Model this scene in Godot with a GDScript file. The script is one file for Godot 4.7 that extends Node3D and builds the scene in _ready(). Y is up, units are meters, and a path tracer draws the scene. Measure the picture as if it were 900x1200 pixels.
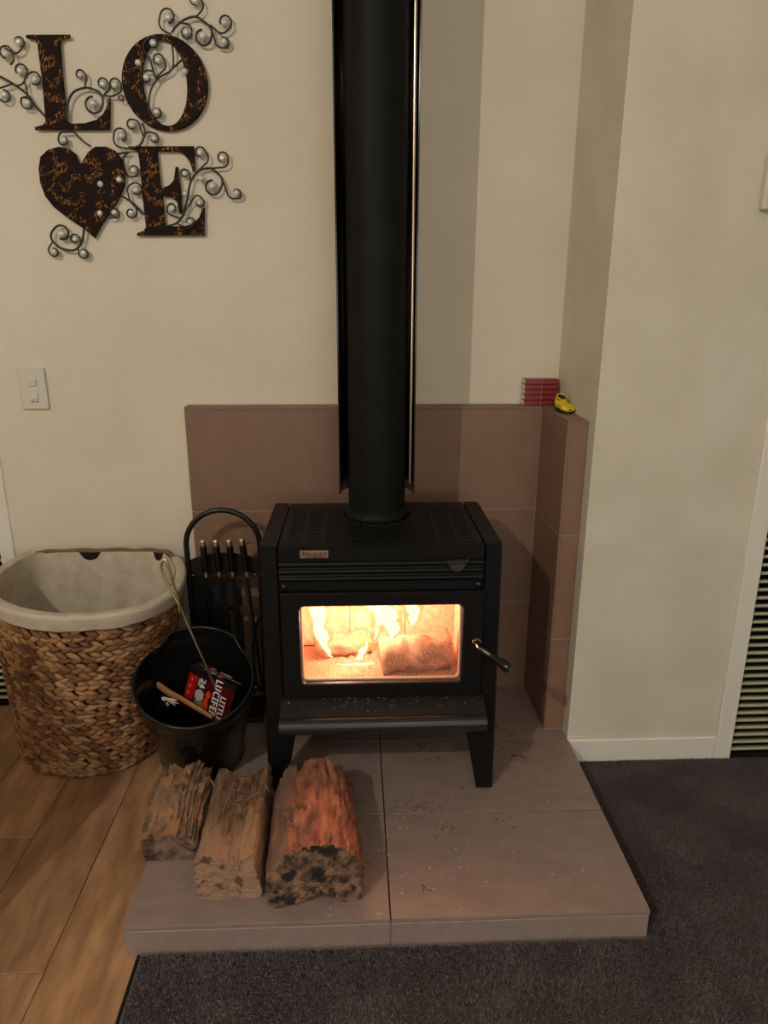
extends Node3D
# A wood stove on a tiled hearth in the recess of a living-room wall. Metres, y up.
# x = 0 near the stove's middle, z = 0 on the face of the tiled surround, +z towards the room.

const H := 0.0718          # top of the hearth
const WZ := -0.05          # face of the back wall
const RZ := 0.30           # face of the right-hand wall
const RX := 0.547          # corner of the recess
var M := {}
var taken := {}
var rng := RandomNumberGenerator.new()

func _ready() -> void:
	rng.seed = 7
	# ---------------------------------------------------------------- camera
	var cam := Camera3D.new()
	cam.name = "camera"
	cam.fov = rad_to_deg(2.0 * atan(600.0 / 836.4))
	cam.keep_aspect = Camera3D.KEEP_HEIGHT
	cam.near = 0.02
	cam.position = Vector3(-0.042, 1.2646, 2.0074)
	cam.basis = Basis(Vector3.UP, -0.0424) * Basis(Vector3.RIGHT, -0.2959) * Basis(Vector3.BACK, 0.0032)
	add_child(cam)
	cam.current = true
	# ---------------------------------------------------------------- environment and exposure
	var env := Environment.new()
	env.background_mode = Environment.BG_COLOR
	env.background_color = Color(0.01, 0.01, 0.012)
	env.tonemap_mode = Environment.TONE_MAPPER_LINEAR
	env.tonemap_exposure = 1.0
	env.sdfgi_enabled = true
	env.ssao_enabled = true
	env.ssil_enabled = true
	var we := WorldEnvironment.new()
	we.name = "world_environment"
	we.environment = env
	add_child(we)
	# ---------------------------------------------------------------- unseen ceiling lamps (light = position, energy)
	make_materials()
	var warm := Color(1.0, 0.965, 0.91)
	var lamp_spots := [[Vector3(-1.42, 2.52, 2.9), 2.45, 0.012], [Vector3(0.3, 2.52, 3.3), 0.8, 0.2]]
	unseen_wall_panel(Vector3(0.9, 1.25, 5.235), Vector2(2.4, 1.0), 1.85, Color(1.0, 0.995, 0.985))
	build_shell()
	for l in lamp_spots:
		unseen_ceiling_lamp(l[0], l[1], l[2], warm)
	build_surround()
	build_hearth()
	build_carpet()
	build_stove()
	build_flue()
	build_fire()
	build_basket()
	build_logs()
	build_bucket()
	build_tools()
	build_sign()
	build_small()
	build_unseen_sideboard()

# ==================================================================== helpers
func numbered(called: String) -> String:
	if not taken.has(called):
		taken[called] = 0
		return called
	taken[called] += 1
	return "%s_%03d" % [called, taken[called]]

func thing(called: String, label: String, category: String, group := "") -> Node3D:
	var o := Node3D.new()
	o.name = numbered(called)
	add_child(o)
	tag(o, label, category, group)
	return o

func tag(o: Node, label: String, category: String, group := "") -> void:
	o.set_meta("label", label)
	o.set_meta("category", category)
	if group != "":
		o.set_meta("group", group)

func structure(o: Node, label: String) -> Node:
	o.set_meta("kind", "structure")
	o.set_meta("label", label)
	return o

func begin() -> SurfaceTool:
	var st := SurfaceTool.new()
	st.begin(Mesh.PRIMITIVE_TRIANGLES)
	return st

func mesh_of(st: SurfaceTool, mat: Material) -> ArrayMesh:
	st.generate_normals()
	var m: ArrayMesh = st.commit()
	m.surface_set_material(0, mat)
	return m

func put(called: String, mesh: Mesh, parent: Node = null, xf := Transform3D.IDENTITY) -> MeshInstance3D:
	var o := MeshInstance3D.new()
	o.mesh = mesh
	o.transform = xf
	if parent == null or parent == self:
		o.name = numbered(called)
		add_child(o)
	else:
		o.name = called
		parent.add_child(o, true)
	return o

func part(called: String, st: SurfaceTool, mat: Material, parent: Node = null) -> MeshInstance3D:
	return put(called, mesh_of(st, mat), parent)

# a, b, c, d run anticlockwise seen from outside
func quad(st: SurfaceTool, a: Vector3, b: Vector3, c: Vector3, d: Vector3) -> void:
	tri(st, a, b, c)
	tri(st, a, c, d)

func tri(st: SurfaceTool, a: Vector3, b: Vector3, c: Vector3) -> void:
	st.add_vertex(a)
	st.add_vertex(c)
	st.add_vertex(b)

func flat(st: SurfaceTool) -> void:
	st.set_smooth_group(-1)

func smooth(st: SurfaceTool, g := 0) -> void:
	st.set_smooth_group(g)

# a box with chamfered edges
func rbox(st: SurfaceTool, c: Vector3, s: Vector3, bev := 0.0, bas := Basis.IDENTITY) -> void:
	flat(st)
	var h := s * 0.5
	var b: float = min(bev, min(h.x, min(h.y, h.z)) * 0.9)
	if b <= 0.0:
		for ax in 3:
			for sg in [-1.0, 1.0]:
				var n := Vector3.ZERO
				n[ax] = sg
				var u := Vector3.ZERO
				u[(ax + 1) % 3] = 1.0
				var w := n.cross(u)
				var p := []
				for k in [[-1, -1], [1, -1], [1, 1], [-1, 1]]:
					p.append(c + bas * ((n + u * k[0] + w * k[1]) * h))
				quad(st, p[0], p[1], p[2], p[3])
		return
	var V := func(sx: float, sy: float, sz: float, ax: int) -> Vector3:
		var q := Vector3(sx * (h.x - b), sy * (h.y - b), sz * (h.z - b))
		q[ax] = [sx, sy, sz][ax] * h[ax]
		return c + bas * q
	for ax in 3:
		var ay := (ax + 1) % 3
		var az := (ax + 2) % 3
		for sg in [-1.0, 1.0]:
			var p := []
			for k in [[-1.0, -1.0], [1.0, -1.0], [1.0, 1.0], [-1.0, 1.0]]:
				var sv := [0.0, 0.0, 0.0]
				sv[ax] = sg
				sv[ay] = k[0]
				sv[az] = k[1]
				p.append(V.call(sv[0], sv[1], sv[2], ax))
			if sg > 0:
				quad(st, p[0], p[1], p[2], p[3])
			else:
				quad(st, p[3], p[2], p[1], p[0])
		# the edges along ax
		for k in [[-1.0, -1.0], [1.0, -1.0], [1.0, 1.0], [-1.0, 1.0]]:
			var lo := [0.0, 0.0, 0.0]
			lo[ax] = -1.0
			lo[ay] = k[0]
			lo[az] = k[1]
			var hi := lo.duplicate()
			hi[ax] = 1.0
			var a1: Vector3 = V.call(lo[0], lo[1], lo[2], ay)
			var a2: Vector3 = V.call(hi[0], hi[1], hi[2], ay)
			var b1: Vector3 = V.call(lo[0], lo[1], lo[2], az)
			var b2: Vector3 = V.call(hi[0], hi[1], hi[2], az)
			if k[0] * k[1] > 0:
				quad(st, a2, b2, b1, a1)
			else:
				quad(st, a1, b1, b2, a2)
	for sx in [-1.0, 1.0]:
		for sy in [-1.0, 1.0]:
			for sz in [-1.0, 1.0]:
				var x: Vector3 = V.call(sx, sy, sz, 0)
				var y: Vector3 = V.call(sx, sy, sz, 1)
				var z: Vector3 = V.call(sx, sy, sz, 2)
				if sx * sy * sz > 0:
					tri(st, x, y, z)
				else:
					tri(st, x, z, y)

func bx(st: SurfaceTool, lo: Vector3, hi: Vector3, bev := 0.0) -> void:
	rbox(st, (lo + hi) * 0.5, hi - lo, bev)

# a round bar swept along points; rx scales the first cross axis, ry the second
func tube(st: SurfaceTool, pts: Array, rad, n := 10, closed := false, squash := 1.0, hint := Vector3.ZERO) -> void:
	var cnt := pts.size()
	var rings := []
	var prev := Vector3.ZERO
	smooth(st, 0)
	for i in cnt:
		var t: Vector3
		if closed:
			t = (pts[(i + 1) % cnt] - pts[(i - 1 + cnt) % cnt]).normalized()
		else:
			t = (pts[min(i + 1, cnt - 1)] - pts[max(i - 1, 0)]).normalized()
		var a: Vector3
		if hint != Vector3.ZERO:
			a = (hint - t * hint.dot(t)).normalized()
		elif i == 0:
			a = t.cross(Vector3.UP if absf(t.y) < 0.9 else Vector3.RIGHT).normalized()
		else:
			a = (prev - t * prev.dot(t)).normalized()
		prev = a
		var b := t.cross(a)
		var r: float = rad[i] if rad is Array else rad
		var ring := []
		for k in n:
			var q := TAU * k / n
			ring.append(pts[i] + a * cos(q) * r * squash + b * sin(q) * r)
		rings.append(ring)
	for i in (cnt if closed else cnt - 1):
		var r0: Array = rings[i]
		var r1: Array = rings[(i + 1) % cnt]
		for k in n:
			quad(st, r0[k], r0[(k + 1) % n], r1[(k + 1) % n], r1[k])
	if not closed:
		flat(st)
		for k in n:
			tri(st, pts[0], rings[0][(k + 1) % n], rings[0][k])
			tri(st, pts[cnt - 1], rings[cnt - 1][k], rings[cnt - 1][(k + 1) % n])

# profile of (radius, height) turned about the y axis of xf
func lathe(st: SurfaceTool, prof: Array, xf: Transform3D, n := 32, a0 := 0.0, a1 := TAU, soft := true) -> void:
	for i in prof.size() - 1:
		smooth(st, i if not soft else 0)
		for k in n:
			var p := []
			for e in [[i, k], [i, k + 1], [i + 1, k + 1], [i + 1, k]]:
				var q := lerpf(a0, a1, float(e[1]) / n)
				var v: Vector2 = prof[e[0]]
				p.append(xf * Vector3(v.x * sin(q), v.y, v.x * cos(q)))
			if prof[i].x < 1e-6:
				tri(st, p[0], p[2], p[3])
			elif prof[i + 1].x < 1e-6:
				tri(st, p[0], p[1], p[2])
			else:
				quad(st, p[0], p[1], p[2], p[3])

# a flat outline (anticlockwise) given thickness from z0 to z1 (z1 the face) with a small chamfer
func prism(st: SurfaceTool, poly: Array, z0: float, z1: float, bev := 0.0, xf := Transform3D.IDENTITY) -> void:
	flat(st)
	var pv := PackedVector2Array(poly)
	var area := 0.0
	for i in pv.size():
		area += pv[i].cross(pv[(i + 1) % pv.size()])
	if area < 0:
		pv.reverse()
	var n := pv.size()
	var inner := PackedVector2Array()
	for i in n:
		var d0 := (pv[i] - pv[(i - 1 + n) % n]).normalized()
		var d1 := (pv[(i + 1) % n] - pv[i]).normalized()
		var m := (Vector2(-d0.y, d0.x) + Vector2(-d1.y, d1.x))
		m = m.normalized() if m.length() > 1e-4 else Vector2(-d1.y, d1.x)
		inner.append(pv[i] + m * bev)
	var P := func(q: Vector2, z: float) -> Vector3: return xf * Vector3(q.x, q.y, z)
	for i in n:
		var j := (i + 1) % n
		quad(st, P.call(pv[i], z0), P.call(pv[j], z0), P.call(pv[j], z1 - bev), P.call(pv[i], z1 - bev))
		if bev > 0.0:
			quad(st, P.call(pv[i], z1 - bev), P.call(pv[j], z1 - bev), P.call(inner[j], z1), P.call(inner[i], z1))
	var idx := Geometry2D.triangulate_polygon(pv)
	for i in range(0, idx.size(), 3):
		var a := pv[idx[i]]
		var b := pv[idx[i + 1]]
		var c := pv[idx[i + 2]]
		var t := [idx[i], idx[i + 1], idx[i + 2]]
		if (b - a).cross(c - a) < 0:
			t = [idx[i], idx[i + 2], idx[i + 1]]
		tri(st, P.call(inner[t[0]], z1), P.call(inner[t[1]], z1), P.call(inner[t[2]], z1))
		tri(st, P.call(pv[t[0]], z0), P.call(pv[t[2]], z0), P.call(pv[t[1]], z0))

# a sheet from f(u, v) with u, v in 0..1; the outside faces du x dv
func grid(st: SurfaceTool, f: Callable, nu: int, nv: int, g := 0, colour = null) -> void:
	smooth(st, g)
	var p := []
	var c := []
	for i in nu + 1:
		var row := []
		var crow := []
		for j in nv + 1:
			row.append(f.call(float(i) / nu, float(j) / nv))
			if colour != null:
				crow.append(colour.call(float(i) / nu, float(j) / nv, row[j]))
		p.append(row)
		c.append(crow)
	for i in nu:
		for j in nv:
			var q := [[i, j], [i + 1, j], [i + 1, j + 1], [i, j], [i + 1, j + 1], [i, j + 1]]
			for k in [0, 2, 1, 3, 5, 4]:
				var e: Array = q[k]
				if colour != null:
					st.set_color(c[e[0]][e[1]])
				st.add_vertex(p[e[0]][e[1]])

func catmull(p: Array, per: int, closed := false) -> Array:
	var out := []
	var n := p.size()
	for i in (n if closed else n - 1):
		var a = p[(i - 1 + n) % n] if closed else p[max(i - 1, 0)]
		var b = p[i]
		var c = p[(i + 1) % n]
		var d = p[(i + 2) % n] if closed else p[min(i + 2, n - 1)]
		for k in per:
			out.append(b.cubic_interpolate(c, a, d, float(k) / per))
	if not closed:
		out.append(p[n - 1])
	return out

func fnl(sd: int, freq: float, oct := 4, type := FastNoiseLite.TYPE_SIMPLEX_SMOOTH) -> FastNoiseLite:
	var n := FastNoiseLite.new()
	n.seed = sd
	n.noise_type = type
	n.frequency = freq
	n.fractal_octaves = oct
	return n

func ntex(sd: int, freq: float, c0: Color, c1: Color, oct := 4, size := 512, mid = null) -> NoiseTexture2D:
	var t := NoiseTexture2D.new()
	t.width = size
	t.height = size
	t.seamless = true
	t.noise = fnl(sd, freq, oct)
	var g := Gradient.new()
	g.set_color(0, c0)
	g.set_color(1, c1)
	if mid != null:
		g.add_point(0.5, mid)
	t.color_ramp = g
	t.generate_mipmaps = true
	return t

func nbump(sd: int, freq: float, strength: float, oct := 4, size := 512) -> NoiseTexture2D:
	var t := NoiseTexture2D.new()
	t.width = size
	t.height = size
	t.seamless = true
	t.noise = fnl(sd, freq, oct)
	t.as_normal_map = true
	t.bump_strength = strength
	return t

func mat(c: Color, rough := 0.6, metal := 0.0) -> StandardMaterial3D:
	var m := StandardMaterial3D.new()
	m.albedo_color = c
	m.roughness = rough
	m.metallic = metal
	return m

func tmat(tex: Texture2D, scale: Vector3, rough: float, bump: Texture2D = null, bs := 1.0, metal := 0.0) -> StandardMaterial3D:
	var m := StandardMaterial3D.new()
	m.albedo_texture = tex
	m.uv1_triplanar = true
	m.uv1_scale = scale
	m.roughness = rough
	m.metallic = metal
	if bump != null:
		m.normal_enabled = true
		m.normal_texture = bump
		m.normal_scale = bs
	return m

func vmat(rough := 0.85) -> StandardMaterial3D:
	var m := StandardMaterial3D.new()
	m.vertex_color_use_as_albedo = true
	m.roughness = rough
	return m

func glow(c: Color, e: float) -> StandardMaterial3D:
	var m := StandardMaterial3D.new()
	m.albedo_color = Color(0.02, 0.01, 0.0)
	m.emission_enabled = true
	m.emission = c
	m.emission_energy_multiplier = e
	return m

# ==================================================================== materials
func make_materials() -> void:
	M.wall = tmat(ntex(3, 0.006, Color(0.84, 0.80, 0.715), Color(0.875, 0.84, 0.765), 4), Vector3.ONE * 0.6, 0.75, nbump(4, 0.05, 1.0, 3), 0.12)
	M.wall_r = tmat(ntex(13, 0.008, Color(0.80, 0.77, 0.69), Color(0.86, 0.835, 0.77), 4), Vector3.ONE * 0.7, 0.72, nbump(4, 0.05, 1.0, 3), 0.12)
	M.ceiling = mat(Color(0.86, 0.85, 0.82), 0.9)
	M.trim = mat(Color(0.90, 0.885, 0.84), 0.4)
	M.slat = mat(Color(0.70, 0.69, 0.56), 0.45)
	M.shade_backing = mat(Color(0.03, 0.03, 0.028), 0.9)
	M.tile = tmat(ntex(21, 0.012, Color(0.515, 0.39, 0.315), Color(0.555, 0.425, 0.345), 5), Vector3.ONE * 1.7, 0.5, nbump(22, 0.09, 2.0, 3), 0.1)
	M.tile2 = tmat(ntex(25, 0.012, Color(0.495, 0.38, 0.31), Color(0.535, 0.41, 0.34), 5), Vector3.ONE * 1.5, 0.52, nbump(22, 0.09, 2.0, 3), 0.1)
	M.edge = tmat(ntex(27, 0.02, Color(0.55, 0.485, 0.455), Color(0.60, 0.535, 0.505), 5), Vector3.ONE * 3.0, 0.55)
	M.grout = mat(Color(0.60, 0.54, 0.47), 0.9)
	M.dark_grout = mat(Color(0.10, 0.08, 0.07), 0.95)
	M.mortar = tmat(ntex(31, 0.06, Color(0.32, 0.29, 0.27), Color(0.55, 0.52, 0.48), 4), Vector3.ONE * 6.0, 0.95)
	M.black = tmat(ntex(41, 0.03, Color(0.058, 0.058, 0.062), Color(0.075, 0.075, 0.079), 4), Vector3.ONE * 3.0, 0.45, nbump(42, 0.25, 2.0, 2), 0.12)
	M.blackflue = tmat(ntex(43, 0.01, Color(0.07, 0.072, 0.065), Color(0.105, 0.105, 0.095), 4), Vector3.ONE * 2.0, 0.55, nbump(42, 0.25, 2.0, 2), 0.1)
	M.black.metallic_specular = 0.32
	M.blackflue.metallic_specular = 0.25
	M.gloss = mat(Color(0.055, 0.055, 0.055), 0.14, 0.0)
	M.liner = mat(Color(0.42, 0.40, 0.37), 0.16, 1.0)
	M.bright_strip_metal = mat(Color(0.80, 0.72, 0.62), 0.22, 1.0)
	M.iron = mat(Color(0.06, 0.06, 0.06), 0.36)
	M.ledge = tmat(ntex(45, 0.03, Color(0.12, 0.12, 0.12), Color(0.15, 0.15, 0.15), 4), Vector3.ONE * 3.0, 0.30)
	M.bucket = tmat(ntex(46, 0.02, Color(0.05, 0.053, 0.05), Color(0.09, 0.095, 0.088), 5), Vector3.ONE * 4.0, 0.26)
	M.void = mat(Color(0.02, 0.02, 0.02), 0.9)
	M.chrome = mat(Color(0.55, 0.52, 0.5), 0.18, 1.0)
	M.knob = mat(Color(0.20, 0.20, 0.215), 0.4)
	M.grip = mat(Color(0.06, 0.06, 0.055), 0.22)
	M.brass = mat(Color(0.92, 0.84, 0.66), 0.3, 1.0)
	M.badge = mat(Color(0.74, 0.60, 0.52), 0.35, 0.7)
	M.badge_ink = mat(Color(0.22, 0.12, 0.09), 0.5, 0.3)
	M.brick = tmat(ntex(51, 0.02, Color(0.80, 0.61, 0.50), Color(0.93, 0.77, 0.66), 5), Vector3.ONE * 5.0, 0.95, nbump(52, 0.05, 4.0), 0.5)
	M.ember = tmat(ntex(53, 0.04, Color(0.45, 0.33, 0.26), Color(0.80, 0.62, 0.50), 5), Vector3.ONE * 6.0, 0.95, nbump(52, 0.05, 4.0), 0.7)
	M.rope = mat(Color(0.62, 0.57, 0.50), 0.95)
	var g := StandardMaterial3D.new()
	g.transparency = BaseMaterial3D.TRANSPARENCY_ALPHA
	g.albedo_color = Color(0.9, 0.8, 0.7, 0.05)
	g.roughness = 0.03
	M.glass = g
	M.cloth = tmat(ntex(61, 0.012, Color(0.70, 0.65, 0.57), Color(0.82, 0.78, 0.71), 5), Vector3.ONE * 2.5, 0.95, nbump(62, 0.12, 3.0, 3), 0.35)
	M.shaded_wicker_core = mat(Color(0.07, 0.04, 0.022), 0.95)
	M.wicker = []
	for k in 5:
		var a: Color = [Color(0.60, 0.405, 0.235), Color(0.51, 0.325, 0.18), Color(0.67, 0.475, 0.29), Color(0.45, 0.28, 0.155), Color(0.72, 0.535, 0.34)][k]
		M.wicker.append(tmat(ntex(70 + k, 0.03, a.darkened(0.25), a.lightened(0.10), 4, 256), Vector3(14, 120, 120), 0.65))
	M.white_plastic = mat(Color(0.83, 0.81, 0.76), 0.35)
	M.grey_plastic = mat(Color(0.20, 0.19, 0.18), 0.5)
	M.rust = rust()
	M.wire = mat(Color(0.035, 0.03, 0.03), 0.4)
	M.gem = mat(Color(0.90, 0.89, 0.86), 0.10, 0.35)
	M.red = tmat(ntex(91, 0.02, Color(0.50, 0.05, 0.075), Color(0.58, 0.07, 0.09), 3, 128), Vector3.ONE * 10.0, 0.25)
	M.striker = mat(Color(0.50, 0.22, 0.22), 0.3)  # lightened to take in the pale haze over the fronts
	M.card = mat(Color(0.85, 0.82, 0.76), 0.7)
	M.yellow = mat(Color(0.86, 0.76, 0.03), 0.3)
	M.ink = mat(Color(0.03, 0.03, 0.03), 0.6)
	M.wood_new = tmat(ntex(95, 0.02, Color(0.52, 0.34, 0.18), Color(0.72, 0.52, 0.30), 5), Vector3(20, 20, 4), 0.7)
	M.wood = vmat(0.9)
	M.fibre = mat(Color(0.62, 0.43, 0.27), 0.9)
	M.bark_fibre = mat(Color(0.40, 0.27, 0.18), 0.95)
	M.floor_wood = []
	for k in 4:
		var d: float = [0.0, 0.06, -0.06, 0.10][k]
		var c0 := Color(0.60 - d * 0.5, 0.425 - d * 0.4, 0.28 - d * 0.3)
		var c1 := Color(0.77 - d * 0.5, 0.575 - d * 0.4, 0.405 - d * 0.3)
		c0 = c0.lerp(Color(c0.v, c0.v, c0.v), 0.06).darkened(0.1)
		c1 = c1.lerp(Color(c1.v, c1.v, c1.v), 0.10)
		M.floor_wood.append(tmat(ntex(100 + k, 0.011, c0, c1, 6), Vector3(3.6, 3.6, 0.8), 0.42, nbump(110, 0.02, 2.0), 0.1))
	M.ash = mat(Color(0.80, 0.77, 0.72), 0.95)
	M.carpet = tmat(ntex(121, 0.05, Color(0.42, 0.38, 0.37), Color(0.48, 0.44, 0.43), 4), Vector3.ONE * 3.0, 1.0)

# dark brown metal brushed with rusty gold in clusters
func rust() -> StandardMaterial3D:
	var im := Image.create(512, 512, true, Image.FORMAT_RGB8)
	var big := fnl(81, 0.011, 3)
	var streak := fnl(82, 0.05, 4)
	var fine := fnl(83, 0.16, 2)
	for y in 512:
		for x in 512:
			var b := big.get_noise_2d(x, y)
			var s := streak.get_noise_2d(x * 1.6 + y * 0.5, y * 0.7 - x * 0.2)
			var f := fine.get_noise_2d(x, y)
			var k := smoothstep(0.0, 0.25, b) * smoothstep(-0.05, 0.5, s + f * 0.45)
			var c := Color(0.115, 0.07, 0.055).lerp(Color(0.16, 0.105, 0.085), clampf(0.5 + s, 0.0, 1.0))
			c = c.lerp(Color(0.74, 0.48, 0.22), k * 0.95)
			im.set_pixel(x, y, c)
	im.generate_mipmaps()
	var m := tmat(ImageTexture.create_from_image(im), Vector3.ONE * 4.2, 0.5, nbump(84, 0.05, 3.0), 0.3)
	m.metallic_specular = 0.15
	return m

# ==================================================================== room shell
func build_shell() -> void:
	var st := begin()
	bx(st, Vector3(-3.3, -0.12, -0.3), Vector3(3.3, -0.0125, 5.4))
	var floor_o := part("floor", st, M.dark_grout)
	structure(floor_o, "brown timber plank floor left of the hearth")
	# planks run towards the camera; joints where the photograph shows them
	var edges := [-0.302, -0.4775, -0.655, -0.831, -1.006, -1.181, -1.356, -1.531, -1.706, -1.9]
	var cuts := [[-0.05, 0.95, 2.2], [-0.05, 1.18, 2.2], [-0.05, 0.913, 2.2], [-0.05, 0.543, 1.7, 2.2], [-0.05, 0.8, 2.2], [-0.05, 0.35, 1.6, 2.2], [-0.05, 1.1, 2.2], [-0.05, 0.6, 2.2], [-0.05, 1.0, 2.2]]
	for i in edges.size() - 1:
		if i == 0:
			continue
		for j in cuts[i].size() - 1:
			st = begin()
			var lo := Vector3(edges[i + 1] + 0.0007, -0.0122, cuts[i][j] + 0.0006)
			var hi := Vector3(edges[i] - 0.0007, 0.0, cuts[i][j + 1] - 0.0006)
			bx(st, lo - Vector3(0, 0, 0), hi, 0.0012)
			part("plank", st, M.floor_wood[(i * 3 + j * 2 + 1) % 4], floor_o)
	st = begin()
	bx(st, Vector3(-3.3, 2.66, -0.3), Vector3(3.3, 2.8, 5.4))
	structure(part("ceiling", st, M.ceiling), "plain white ceiling above the room")
	# back wall with the louvred door's opening on the left
	st = begin()
	bx(st, Vector3(-1.104, -0.1, -0.25), Vector3(RX + 0.1, 2.75, WZ))
	bx(st, Vector3(-1.95, 2.03, -0.25), Vector3(-1.104, 2.75, WZ))
	bx(st, Vector3(-3.3, -0.1, -0.25), Vector3(-1.95, 2.75, WZ))
	bx(st, Vector3(-1.95, -0.1, -0.25), Vector3(-1.104, 2.03, -0.16))
	structure(part("wall_back", st, M.wall), "cream painted back wall of the recess behind the flue")
	st = begin()
	bx(st, Vector3(RX, -0.1, -0.25), Vector3(1.017, 2.75, RZ))
	bx(st, Vector3(1.017, 2.03, 0.0), Vector3(1.85, 2.75, RZ))
	bx(st, Vector3(1.85, -0.1, -0.25), Vector3(3.3, 2.75, RZ))
	bx(st, Vector3(1.017, -0.1, -0.25), Vector3(1.85, 2.03, 0.12))
	structure(part("wall_right", st, M.wall_r), "off-white painted wall standing forward right of the hearth")
	for s in [["wall_left", Vector3(-3.3, -0.1, -0.25), Vector3(-3.15, 2.75, 5.4)], ["wall_side", Vector3(3.15, -0.1, -0.25), Vector3(3.3, 2.75, 5.4)], ["wall_front", Vector3(-3.3, -0.1, 5.25), Vector3(3.3, 2.75, 5.4)]]:
		st = begin()
		bx(st, s[1], s[2])
		structure(part(s[0], st, M.wall), "cream painted wall of the room, out of the picture")
	# baseboard on the right-hand wall
	st = begin()
	bx(st, Vector3(RX, 0.0, RZ), Vector3(0.970, 0.075, RZ + 0.011), 0.003)
	structure(part("baseboard_right", st, M.trim), "low white skirting board under the right-hand wall")
	# door casings
	st = begin()
	bx(st, Vector3(0.970, 0.0, RZ - 0.02), Vector3(1.017, 2.07, RZ + 0.013), 0.003)
	structure(part("trim_1", st, M.trim), "white casing beside the louvred door on the right")
	st = begin()
	bx(st, Vector3(-1.104, 0.0, WZ - 0.04), Vector3(-1.062, 2.07, WZ + 0.006), 0.002)
	structure(part("trim_2", st, M.trim), "white casing beside the louvred door on the left")
	louvre("door_1", 1.017, 1.85, RZ - 0.005, "louvred door with pale slats at the right edge of the picture")
	louvre("door_2", -1.95, -1.104, WZ - 0.01, "louvred door with dark gaps at the left edge behind the basket")

func louvre(called: String, x0: float, x1: float, z: float, label: String) -> void:
	var st := begin()
	bx(st, Vector3(x0, 0.0, z - 0.075), Vector3(x1, 2.03, z - 0.065))
	var d := part(called, st, M.shade_backing)  # dark sheet behind the slats, shade in the gaps put in its colour
	structure(d, label)
	st = begin()
	bx(st, Vector3(x0 if x0 < 0 else x1 - 0.05, 0.004, z - 0.03), Vector3(x0 + 0.05 if x0 < 0 else x1, 2.03, z))
	part("stile", st, M.slat, d)
	st = begin()
	rbox(st, Vector3.ZERO, Vector3(x1 - x0 - 0.052, 0.0085, 0.022), 0.002, Basis(Vector3.RIGHT, -0.35))
	var m := mesh_of(st, M.slat)
	var k := 0
	var y := 0.018
	while y < 2.01:
		put("slat", m, d, Transform3D(Basis.IDENTITY, Vector3((x0 + x1) * 0.5 + (0.025 if x0 < 0 else -0.025), y, z - 0.013)))
		y += 0.0235
		k += 1

func unseen_wall_panel(at: Vector3, size: Vector2, energy: float, c: Color) -> void:  # out of view, placed to light the walls around the stove
	var t := thing("unseen_panel_lamp", "unseen wide luminous panel facing the stove, placed to light the recess walls", "unseen lamp")
	t.position = at
	var st := begin()
	bx(st, Vector3(-size.x / 2 - 0.03, -size.y / 2 - 0.03, -0.02), Vector3(size.x / 2 + 0.03, size.y / 2 + 0.03, 0.014), 0.004)
	part("frame", st, M.white_plastic, t)
	st = begin()
	bx(st, Vector3(-size.x / 2, -size.y / 2, -0.026), Vector3(size.x / 2, size.y / 2, -0.019))
	part("diffuser", st, glow(c, 0.5), t)
	var l := AreaLight3D.new()
	l.name = "panel_light"
	l.light_color = c
	l.light_energy = energy
	l.area_size = size
	l.area_range = 9.0
	l.shadow_enabled = true
	l.position = Vector3(0, 0, -0.04)
	t.add_child(l)

func unseen_ceiling_lamp(at: Vector3, energy: float, size: float, c: Color) -> void:  # out of view, placed to light hearth, floor and walls
	var t := thing("unseen_ceiling_lamp", "unseen round ceiling lamp on the %s, placed to light the hearth and floor" % ("left" if at.x < 0 else "right"), "ceiling lamp")
	t.position = at
	var st := begin()
	lathe(st, [Vector2(0.001, 0.1398), Vector2(0.10, 0.1398), Vector2(0.10, 0.08), Vector2(0.085, 0.055), Vector2(0.001, 0.055)], Transform3D.IDENTITY, 28, 0, TAU, false)
	part("base", st, M.white_plastic, t)
	st = begin()
	lathe(st, [Vector2(0.0, -0.055), Vector2(0.03, -0.05), Vector2(0.05, -0.025), Vector2(0.055, 0.0), Vector2(0.05, 0.03), Vector2(0.04, 0.055)], Transform3D.IDENTITY, 24)
	part("bulb", st, glow(c, 0.4), t)
	var l := OmniLight3D.new()
	l.name = "lamp_light"
	l.light_color = c
	l.light_energy = energy
	l.light_size = size
	l.omni_range = 9.0
	l.omni_attenuation = 2.0
	l.shadow_enabled = true
	t.add_child(l)

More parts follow.
